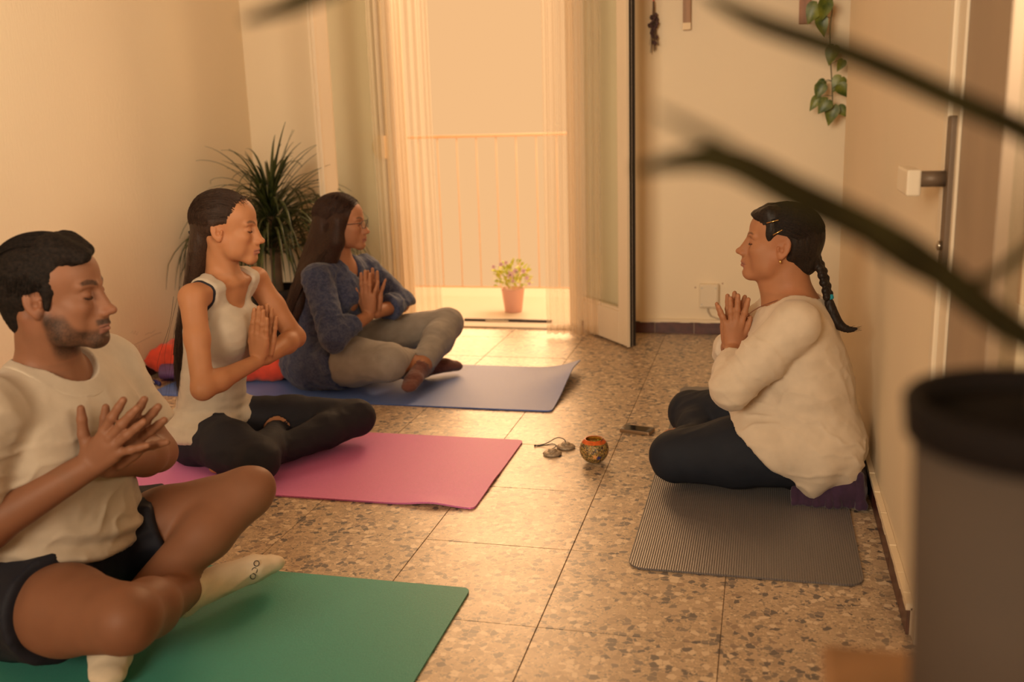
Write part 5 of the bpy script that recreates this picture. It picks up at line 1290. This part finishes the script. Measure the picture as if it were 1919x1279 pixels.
# ---------------------------------------------------------------- woman with the braid (dark mat, facing the others)
def woman_braid():
    NAILS.clear()
    T=thing('person','woman with dark braid in loose cream top and charcoal leggings facing the other three','person','people seated cross-legged',loc=(.10,3.0,.006))
    fwd=V(-1,0,0); lf=V(0,-1,0)
    pel=V(.128,3.0,.165); waist=V(.128,3.0,.29); chest=V(.098,3.0,.43); neck=V(.092,3.0,.560)
    shN=V(.096,2.835,.528); shF=V(.075,3.165,.525); elN=V(-.075,2.800,.345); elF=V(-.085,3.195,.355); wrN=V(-.078,2.975,.420); wrF=V(-.088,3.022,.420)
    F=Frame((.054,3.0,.737),180,-6,0,.985)
    bw=(.185,.178,.165); B=Model()
    bust=[ell(chest+fwd*.080-lf*.065-V(0,0,.035),(.075,.072,.075)),ell(chest+fwd*.080+lf*.065-V(0,0,.035),(.075,.072,.075))]
    B.add(torso(pel,waist,chest,neck,fwd,bw,.74),.03).add(bust,.03).add(shoulders(neck-V(0,0,.02),shN,shF,.050),.04)
    B.add(cone(neck-V(0,0,.035),F.p(-.022,0,-.06),.066,.058),.035).add(cone(F.p(.035,0,-.088),neck+fwd*.045+V(0,0,.01),.034,.040),.035)
    head_prims(B,F,'f',jaw=1.0,cheek=1.10,nose=1.16,chin=1.0,nose_up=.003,lips=.85)
    for s,e,w in ((shN,elN,wrN),(shF,elF,wrF)): B.add([cone(s,e,.052,.044),cone(e,e+(w-e)*.3,.044,.040),cone(e+(w-e)*.3,w,.040,.026)],.02)
    up=unit(V(.02,0,1)); pn=unit(V(-.08,1,0))
    hand_prims(B,wrN+up*.006,up,pn,V(1,.05,0),.152,spread=(13,1,-4,-24),curl=(2,2,2,2),thumb=(30,15),fat=1.16)
    hand_prims(B,wrF+up*.006,up,-pn,V(1,.05,0),.152,spread=(12,0,-4,-22),curl=(2,2,2,2),thumb=(30,15),fat=1.16)
    hipN=V(.115,2.885,.150); hipF=V(.115,3.115,.150); knN=V(-.240,2.900,.098); knF=V(-.225,3.330,.105); anN=V(-.175,3.215,.065); anF=V(-.135,3.02,.062)
    legs=[cone(hipN,hipN+(knN-hipN)*.5,.112,.100),cone(hipN+(knN-hipN)*.5,knN,.100,.072),cone(hipF,hipF+(knF-hipF)*.5,.110,.095),cone(hipF+(knF-hipF)*.5,knF,.095,.070),
          cone(knN,knN+(anN-knN)*.4,.068,.060),cone(knN+(anN-knN)*.4,anN,.060,.040),cone(knF,knF+(anF-knF)*.4,.068,.060),cone(knF+(anF-knF)*.4,anF,.060,.040)]
    seat=[ell(pel+V(.02,-.07,-.02),(.125,.115,.105)),ell(pel+V(.02,.07,-.02),(.125,.115,.105))]
    B.add(legs,.02).add(seat,.03)
    B.add(foot(anN,anN+V(-.115,.055,-.020),up=(0,0,1),r=.92),.012).add(foot(anF,anF+V(.12,-.06,-.02),up=(0,0,1),r=.92),.012); B.cut(V(0,0,.0085),(0,0,-1))
    body=sculpt('body',B,.0058,MAT['skin'],None,fine=[headbox(F,.0022),handbox(wrN,wrN+up*.185,wrF,pad=.05)],colour=painter(F,(.42,.185,.092),brow=(.045,.022,.016),brow_w=.0022,brow_k=.8)); adopt(body,T)
    # loose top
    K=Model().add(torso(pel+V(.0,0,-.03),waist,chest,neck,fwd,(.205,.190,.172),.72),.03).add(bust,.05).add(shoulders(neck-V(0,0,.024),shN,shF,.054),.04)
    K.add([ell(V(.175,2.93,.16),(.125,.13,.115)),ell(V(.175,3.07,.16),(.125,.13,.115)),ell(V(.02,3.0,.24),(.11,.15,.11))],.05)
    K.add(cone(V(.02,2.885,.150),V(.17,2.885,.140),.118,.124),.04)
    for s,e,w in ((shN,elN,wrN),(shF,elF,wrF)):
        c=e+(w-e)*.70; d=unit(w-e); K.add([cone(s,s+(e-s)*.5,.062,.062),cone(s+(e-s)*.5,e,.062,.054),cone(e,e+(c-e)*.5,.054,.050),cone(e+(c-e)*.5,c,.050,.042)],.02).sub(cyl(c,c+d*.12,.075),.002).sub(cyl(c-d*.03,c+d*.05,.031),.002)
    K.sub(ell(neck+fwd*.045+V(0,0,.06),(.080,.095,.105),np.stack([unit(V(-.9,0,-.40)),lf,unit(V(-.40,0,.9))],1)),.004).sub(cone(neck+V(.0,0,.045),F.p(-.02,0,-.09),.085,.08),.004)
    K.cut(V(-.03,0,.190),unit(V(-.64,0,-.76))).cut(V(.2,0,.030),(0,0,-1)).cut(V(0,0,.62),(0,0,1))
    hem=lambda v:.008*smooth(.24,.06,v[:,2]-.0*v[:,0])*np.sin(v[:,1]*34+v[:,0]*46)
    tp=sculpt('loose_top',K,.0052,MAT['cream_cotton'],None,grow=.003,disp=folds(.0045,[((.6,.1,-.75),22,5,.55),((1,.1,.12),26,6,.45),((.2,1,.3),30,8,.25)],51,lambda v:hem(v)+.0075*crease(v,elN-shN,70,2.6,53)*near_seg(v,shN+(elN-shN)*.5,elN,.07,.10)+.0085*crease(v,V(.30,.1,.95),46,3.0,57)*smooth(.47,.36,v[:,2])*(1-near_seg(v,shN,elN,.06,.09))+.006*crease(v,wrN-elN,100,2.0,59)*near_seg(v,elN,wrN,.05,.07))); adopt(tp,T)
    G=Model().add(legs,.02).add(seat,.03).add(torso(pel,waist,chest,neck,fwd,(.18,.17,.16),.74)[:1],.03).cut(V(0,0,.32),(0,0,1)).cut(V(0,0,.0078),(0,0,-1)); dN=unit(anN-knN); dF=unit(anF-knF)
    G.sub([cyl(anN-dN*.01,anN+dN*.1,.06),cyl(anF-dF*.01,anF+dF*.1,.06)],.002)
    lg=sculpt('leggings',G,.0058,MAT['dark_legging'],None,grow=.0045,disp=folds(.0030,[((1,.1,.1),28,8,.5),(unit(anF-knF),20,34,.4)],61)); adopt(lg,T)
    # hair drawn back into a braid
    H=Model(); E=lambda c,r:ell(F.p(*c),np.array(r)*F.s,F.R)
    H.add(E((-.014,0,.036),(.104,.085,.086)),.01).add(E((-.036,0,.004),(.082,.078,.076)),.02).add(E((-.07,0,-.058),(.040,.045,.034)),.03)
    H.add(cone(F.p(.050,.040,.088),F.p(.084,.02,.070),.018,.010),.03).add(cone(F.p(.05,-.03,.088),F.p(.084,0,.074),.018,.010),.03)
    H.sub(E((.106,0,-.036),(.074,.110,.106)),.010)
    for y in (-1,1): H.sub(E((.006,.084*y,-.014),(.036,.032,.050)),.006)
    H.sub([cone(F.p(-.01,0,-.08),neck+V(-.01,0,-.02),.060,.066)],.006)
    path,_=spline([F.p(-.100,.01,-.030),V(.166,2.985,.665),V(.178,2.975,.625),V(.188,2.965,.585)],[1]*4,4); n=len(path)
    for i,p in enumerate(path):
        s=1 if i%2 else -1; H.add(ell(p+V(.004*s,.0075*s,0),(.0125,.0135,.0125)),.004)
    hair=sculpt('hair',H,.0034,MAT['hair_dark'],None,disp=lambda v:.001*vnoise(v,(160,160,20),2),relax_it=2); adopt(hair,T)
    Q=Model(); tail,rs=spline([V(.189,2.964,.578),V(.198,2.958,.545),V(.216,2.952,.510),V(.245,2.948,.493),V(.272,2.946,.497)],[.009,.015,.014,.008,.001],4); Q.add(chain(tail,rs),.006)
    tl=sculpt('braid_tail',Q,.0028,MAT['hair_dark'],None,disp=lambda v:.0012*vnoise(v,(300,300,30),4)); tl.parent=hair
    cv=[]; rnd=random.Random(6)
    for k in range(700):
        a_=rnd.uniform(-1,1); aa=abs(a_); d0=V(.80-.40*aa**1.5,a_*.97,.66-.36*aa**1.3); d1=V(-.80,a_*.16,-.80+.35*rnd.random())
        t0=max(0,rnd.uniform(-.25,.5)); cv.append(swept(F,(-.014,0,.036),(.1045,.0855,.0865),[d0,V(.25,a_*1.0,.85-.55*aa),V(-.50,a_*.80,.35-.25*aa),d1],t0,rnd.uniform(1.0,1.018)))
    for k in range(420):
        y_=rnd.choice((-1,1)); z_=rnd.uniform(-.10,.40); d0=V(.40+.25*max(0,z_),y_*.95,z_+.08); d1=V(-.82,y_*.2,-.62+.2*rnd.random())
        cv.append(swept(F,(-.014,0,.036),(.1045,.0858,.0865),[d0,V(-.10,y_*1.0,z_*.9),V(-.62,y_*.75,z_*.4-.25),d1],max(0,rnd.uniform(-.3,.5)),rnd.uniform(1.004,1.02)))
    for k in range(260):
        y_=rnd.choice((-1,1)); x_=rnd.uniform(-.95,-.25); d0=V(x_,y_*math.sqrt(1-x_*x_),rnd.uniform(-.2,.2)); d1=V(-.80,y_*.18,-.75)
        cv.append(cap_curve(F,(-.020,0,.026),(.1005,.084,.086),d0,d1,6,0,1.,rnd.uniform(1.0,1.015)))
    eyelashes(F,T)
    for k in range(22): cv.append([tail[6]+V(rnd.uniform(-.006,.006),rnd.uniform(-.006,.006),rnd.uniform(-.004,.004)),tail[11]+V(rnd.uniform(-.006,.006),rnd.uniform(-.006,.006),rnd.uniform(-.008,.004)),tail[-1]+V(rnd.uniform(-.012,.012),rnd.uniform(-.01,.01),rnd.uniform(-.008,.008))])
    o=strands('loose_strands',cv,.0008,MAT['hair_dark'],None); o.parent=hair
    o=MB().lathe([(.008,-.008),(.0135,-.006),(.0145,0),(.0135,.006),(.008,.008)],V(.189,2.964,.583),16,axis=(-.25,.2,1)).build('hair_tie',MAT['cyan_tie'],smooth=True); o.parent=hair
    for a,b in (((.052,.0805,.062),(.020,.0880,.075)),((.030,.0855,.030),(.006,.0885,.048))):
        o=MB().tube([F.p(*a),F.p(*b)],.0016,6).build('hair_clip',MAT['gold'],smooth=True); o.parent=hair
    o=MB().lathe([(.001,-.005),(.004,-.003),(.004,.003),(.001,.005)],F.p(-.001,.078,-.046),10).build('earring',MAT['gold'],smooth=True); adopt(o,T)
    # necklace cord with pendant, bracelet
    ck=[F.p(-.075,.02,-.13),F.p(-.03,.066,-.150),F.p(.020,.070,-.175),F.p(.055,.045,-.205),F.p(.085,.02,-.245)]
    adopt(MB().tube(spline(ck,[1]*5)[0],.0014,6).build('necklace',MAT['leather'],smooth=True),T)
    bd=unit(wrN-elN); adopt(MB().lathe([(.0285,-.002),(.0300,-.0018),(.0300,.0018),(.0285,.002)],wrN+V(0,0,-.004),24,close=False,axis=unit(V(.02,.45,1))).build('bracelet',MAT['leather'],smooth=True),T)
    return T

# ---------------------------------------------------------------- man in white T-shirt (green mat)
def man():
    NAILS.clear()
    T=thing('person','bearded man in white T-shirt, dark shorts and white socks, hands spread before chest','person','people seated cross-legged',loc=(-1.5,1.77,.006))
    fwd=V(1,0,0); lf=V(0,1,0)
    pel=V(-1.535,1.765,.140); waist=V(-1.505,1.765,.30); chest=V(-1.475,1.757,.475); neck=V(-1.462,1.752,.622)
    shN=V(-1.470,1.560,.585); shF=V(-1.480,1.950,.580); elN=V(-1.560,1.505,.315); elF=V(-1.392,1.985,.365); wrN=V(-1.315,1.640,.458); wrF=V(-1.305,1.686,.448)
    F=Frame((-1.408,1.722,.800),12,-1,0,.995)
    B=Model(); bw=(.165,.155,.172)
    B.add(torso(pel,waist,chest,neck,fwd,bw,.68),.03).add(shoulders(neck-V(0,0,.025),shN,shF,.058),.05)
    B.add([ell(chest+fwd*.06-lf*.075+V(0,0,.03),(.055,.085,.06)),ell(chest+fwd*.06+lf*.075+V(0,0,.03),(.055,.085,.06))],.04)
    B.add(cone(neck-V(0.01,0,.03),F.p(-.024,0,-.06),.064,.060),.035)
    for s in (-1,1): B.add(cone(F.p(-.03,.052*s,-.04),neck+fwd*.055+lf*.014*s-V(0,0,.02),.016,.011),.02)
    head_prims(B,F,'m',jaw=1.0,cheek=.98,nose=1.12,chin=1.12,lips=.82)
    for s,e,w in ((shN,elN,wrN),(shF,elF,wrF)): B.add([cone(s,s+(e-s)*.5,.055,.050),cone(s+(e-s)*.5,e,.050,.043),cone(e,e+(w-e)*.28,.045,.046),cone(e+(w-e)*.28,w,.046,.029)],.02)
    f1=unit(V(.70,.0,.62)); pn=unit(V(.0,1,0))
    tN=unit(V(-.62,0,.70))
    tips=hand_prims(B,wrN+f1*.004,f1,V(0,1,0),tN,.172,spread=(12,2,-5,-26),curl=(3,3,3,2),thumb=(60,46),fat=1.12)
    hand_prims(B,wrF+f1*.012+V(.004,0,.0),f1,V(0,-1,0),tN,.172,spread=(9,0,-7,-26),curl=(3,3,3,2),thumb=(52,36),fat=1.12)
    hipN=V(-1.545,1.645,.135); hipF=V(-1.540,1.885,.140); knN=V(-1.168,1.505,.205); knF=V(-1.185,2.020,.262); anN=V(-1.262,1.862,.085); anF=V(-1.345,1.700,.070)
    legs=[cone(hipN,hipN+(knN-hipN)*.5,.098,.090),cone(hipN+(knN-hipN)*.5,knN,.090,.064),cone(hipF,hipF+(knF-hipF)*.5,.096,.085),cone(hipF+(knF-hipF)*.5,knF,.085,.060),
          cone(knN,knN+(anN-knN)*.33,.060,.059),cone(knN+(anN-knN)*.33,anN,.059,.036),cone(knF,knF+(anF-knF)*.33,.058,.060),cone(knF+(anF-knF)*.33,anF,.060,.037)]
    B.add(legs,.022)
    B.add([ell(knF+V(.022,.018,.012),(.038,.038,.042)),ell(knN+V(.02,-.022,.012),(.040,.040,.042))],.02)
    seat=[ell(pel+V(-.03,-.07,-.03),(.12,.11,.105)),ell(pel+V(-.03,.07,-.03),(.12,.11,.105))]
    B.add(seat,.03)
    ftN=foot(anN,anN+V(.105,.185,-.020),up=(-.35,.1,1),r=1.08); ftF=foot(anF,anF+V(.065,-.125,-.032),up=(.2,0,1),r=1.10)
    B.add(ftN,.014).add(ftF,.014); B.cut(V(0,0,.0085),(0,0,-1))
    body=sculpt('body',B,.0055,MAT['skin'],None,fine=[headbox(F,.0021),handbox(wrN,wrN+f1*.20,wrF,wrN+tN*.08,pad=.05,h=.0024)],
        colour=painter(F,(.25,.108,.058),lip=(.27,.115,.085),brow=(.025,.014,.010),brow_w=.0042,beard=((.032,.019,.013),1.0))); adopt(body,T)
    # T-shirt
    K=Model().add(torso(pel+V(.02,0,.02),waist,chest,neck,fwd,(.182,.176,.184),.74),.03).add(shoulders(neck-V(0,0,.026),shN,shF,.064),.05)
    K.add([ell(chest+fwd*.06-lf*.075+V(0,0,.03),(.060,.09,.065)),ell(chest+fwd*.06+lf*.075+V(0,0,.03),(.060,.09,.065)),ell(waist+fwd*.045-V(0,0,.05),(.10,.15,.10))],.05)
    for s,e,ln in ((shN,elN,.62),(shF,elF,.72)):
        c=s+(e-s)*ln; d=unit(e-s); K.add([cone(s,c,.070,.068),cone(c,c+d*.05,.068,.068)],.025).sub(cyl(c,c+d*.16,.10),.002).sub(cyl(c-d*.04,c+d*.05,.055),.002)
    K.sub(ell(neck+fwd*.028+V(0,0,.032),(.088,.082,.062),np.stack([unit(V(.93,0,-.36)),lf,unit(V(.36,0,.93))],1)),.003).sub(cone(neck+V(-.005,0,.035),F.p(-.03,0,-.10),.076,.075),.003)
    K.cut(V(-1.40,1.76,.215),unit(V(.30,-.12,-1))).cut(V(0,0,.69),(0,0,1))
    lump=lambda v:.008*smooth(.33,.24,v[:,2])*np.sin(v[:,2]*120+v[:,1]*30+v[:,0]*20)
    ts=sculpt('t_shirt',K,.005,MAT['white_cotton'],None,grow=.004,disp=folds(.0045,[((.35,.1,1),22,5,.5),((.55,.2,-.6),24,5,.55),((0,1,.2),30,9,.25)],71,lambda v:lump(v)+.0065*crease(v,V(-.6,.2,.75),44,3.0,73)*smooth(.60,.50,v[:,2])+.005*crease(v,elN-shN,60,2.5,75)*near_seg(v,shN,elN,.07,.11))); adopt(ts,T)
    KC=Model(); KC.ops=list(K.ops); KC.inter(ell(neck+fwd*.028+V(0,0,.032),(.110,.104,.084),np.stack([unit(V(.93,0,-.36)),lf,unit(V(.36,0,.93))],1)))
    adopt(sculpt('collar',KC,.0034,MAT['white_cotton'],None,grow=.0085),T)
    # shorts
    G=Model().add([ell(c,r) for c,r in ((pel+V(-.03,-.07,-.03),(.13,.12,.115)),(pel+V(-.03,.07,-.03),(.13,.12,.115)))],.03).add(torso(pel,waist,chest,neck,fwd,(.175,.162,.17),.72)[:1],.03)
    for h_,k_,fr in ((hipN,knN,.40),(hipF,knF,.50)):
        d=unit(k_-h_); L=np.linalg.norm(k_-h_); c=h_+d*L*fr; G.add([cone(h_,c+d*.03,.112,.106)],.03).sub(cyl(c,c+d*.3,.16),.003)
    G.cut(V(0,0,.27),(0,0,1)).cut(V(0,0,.0078),(0,0,-1))
    so=sculpt('shorts',G,.0055,MAT['navy_short'],None,grow=.003,disp=folds(.006,[((.8,-.2,.3),24,6,.6),((.2,1,.3),28,7,.4)],81)); adopt(so,T)
    q=hipN+unit(knN-hipN)*.02
    for ft,a,kn in ((ftN,anN,knN),(ftF,anF,knF)):
        d=unit(a-kn); S_=Model().add(ft,.014).add(cone(a-d*.045,a,.039,.037),.01).cut(a-d*.032,-d).cut(V(0,0,.0075),(0,0,-1))
        o=sculpt('sock',S_,.0036,MAT['white_sock'],None,grow=.0035,disp=folds(.0018,[((.3,.8,.2),50,20,1)],91)); adopt(o,T)
    eyelashes(F,T)
    # short hair
    H=Model(); E=lambda c,r:ell(F.p(*c),np.array(r)*F.s,F.R)
    H.add(E((-.014,0,.040),(.102,.081,.083)),.01).add(E((-.036,0,.006),(.079,.073,.078)),.02).add(E((-.062,0,-.052),(.030,.048,.036)),.03)
    H.add([cone(F.p(.035,.03,.100),F.p(.088,.0,.086),.022,.011),cone(F.p(.03,-.03,.100),F.p(.090,-.030,.078),.022,.010),cone(F.p(.06,-.045,.080),F.p(.088,-.040,.068),.014,.008)],.03)
    H.sub(E((.094,0,-.026),(.058,.12,.092)),.012)
    for y in (-1,1):
        H.sub(E((.008,.082*y,-.034),(.034,.030,.050)),.008)
        H.sub(E((.072,.075*y,.035),(.030,.030,.030)),.015)
        H.add(cone(F.p(.022,.066*y,.012),F.p(.018,.0675*y,-.022),.011,.006),.01)
    H.sub([cone(F.p(-.01,0,-.085),neck,.064,.07)],.006)
    hr=sculpt('hair',H,.0032,MAT['hair_short'],None,disp=lambda v:.0012*vnoise(v,(60,120,120),3)+.0008*vnoise(v,(150,320,320),5),relax_it=2); adopt(hr,T)
    cv=[]; rnd=random.Random(12); hc,hr_=(-.014,0,.040),(.102,.081,.083)
    for k in range(1100):   # top, combed forward and to the side
        a_=rnd.uniform(-1,1); d=[V(-.85,a_*.5,.35),V(-.35,a_*.8,.85),V(.30,a_*.8-.05,.92),V(.80,a_*.75-.12,.62)]
        c_=swept(F,hc,hr_,d,0,rnd.uniform(1.015,1.055),16); n_=len(c_); i0=rnd.randrange(0,max(1,n_-6)); cv.append(c_[i0:i0+6])
    for k in range(900):    # sides and back, cropped
        y_=rnd.choice((-1,1)); x_=rnd.uniform(-.98,.38); w2_=math.sqrt(max(.03,1-x_*x_)); z_=rnd.uniform(-.75,.55) if x_<-.3 else rnd.uniform(-.05,.55)
        c_=cap_curve(F,(-.018,0,.030),(.101,.0805,.090),V(x_,y_*w2_,z_),V(x_-.06,y_*w2_,z_-.28),4,0,1.,rnd.uniform(1.0,1.02)); cv.append(c_)
    o=strands('hair_strands',cv,.0008,MAT['hair_short'],None); o.parent=hr
    # dark lettering printed across the sock near the toes
    d=unit(V(.105,.185,-.020)); p=anN+V(.105,.185,-.020)-d*.058
    for ch,dx in (('O',.0),('G',.016),('O',.031)):
        cu=bpy.data.curves.new('print','FONT'); cu.body=ch; cu.size=.020; cu.extrude=.0004; cu.align_x='CENTER'
        to=bpy.data.objects.new('tmp',cu); COL.objects.link(to); dg=bpy.context.evaluated_depsgraph_get(); me=bpy.data.meshes.new_from_object(to.evaluated_get(dg)); bpy.data.objects.remove(to)
        nrm=unit(V(.55,-.62,.42)); down=unit(V(-.42,-.05,-.9)-nrm*np.dot(V(-.42,-.05,-.9),nrm)); upv=np.cross(nrm,down)
        base=p+nrm*.041+down*(dx-.016)
        me.transform(Matrix(((down[0],upv[0],nrm[0],base[0]),(down[1],upv[1],nrm[1],base[1]),(down[2],upv[2],nrm[2],base[2]),(0,0,0,1))))
        me.materials.append(MAT['ink']); o=link('sock_print',me); adopt(o,T)
    return T
woman_tank(); woman_tunic(); woman_braid(); man()

# purple blanket bundled behind the woman with the braid
def blanket():
    rnd=random.Random(9); K=Model().add([cone(V(.13,2.82,.028),V(.27,2.83,.035),.020,.026),cone(V(.265,2.83,.045),V(.272,3.12,.055),.040,.050),cone(V(.20,3.0,.03),V(.25,3.0,.03),.03,.03)],.02)
    for k in range(17):      # bunched ruffles
        x=.11+.185*k/16; z=.018+.03*(k/16)**2; K.add(cone(V(x,2.800+rnd.uniform(-.012,.008),.012),V(x+rnd.uniform(-.012,.012),2.815,z+.030+rnd.uniform(0,.03)*(k/16)),.011,.008),.005)
    for k in range(10):
        y=2.83+.03*k; K.add(cone(V(.285+rnd.uniform(-.01,.008),y,.015),V(.270+rnd.uniform(-.02,.02),y+rnd.uniform(-.02,.02),.10+rnd.uniform(-.02,.03)),.012,.009),.006)
    K.cut(V(0,0,.0075),(0,0,-1)).cut(V(.314,0,0),(1,0,0))
    o=sculpt('folded_blanket',K,.0036,MAT['purple_cloth'],None,disp=folds(.004,[((.3,.3,1),70,26,.6),((1,.3,.2),60,16,.6)],101))
    tag(o,'dark purple crumpled blanket behind the woman in the cream top, by the wall','blanket')
blanket()
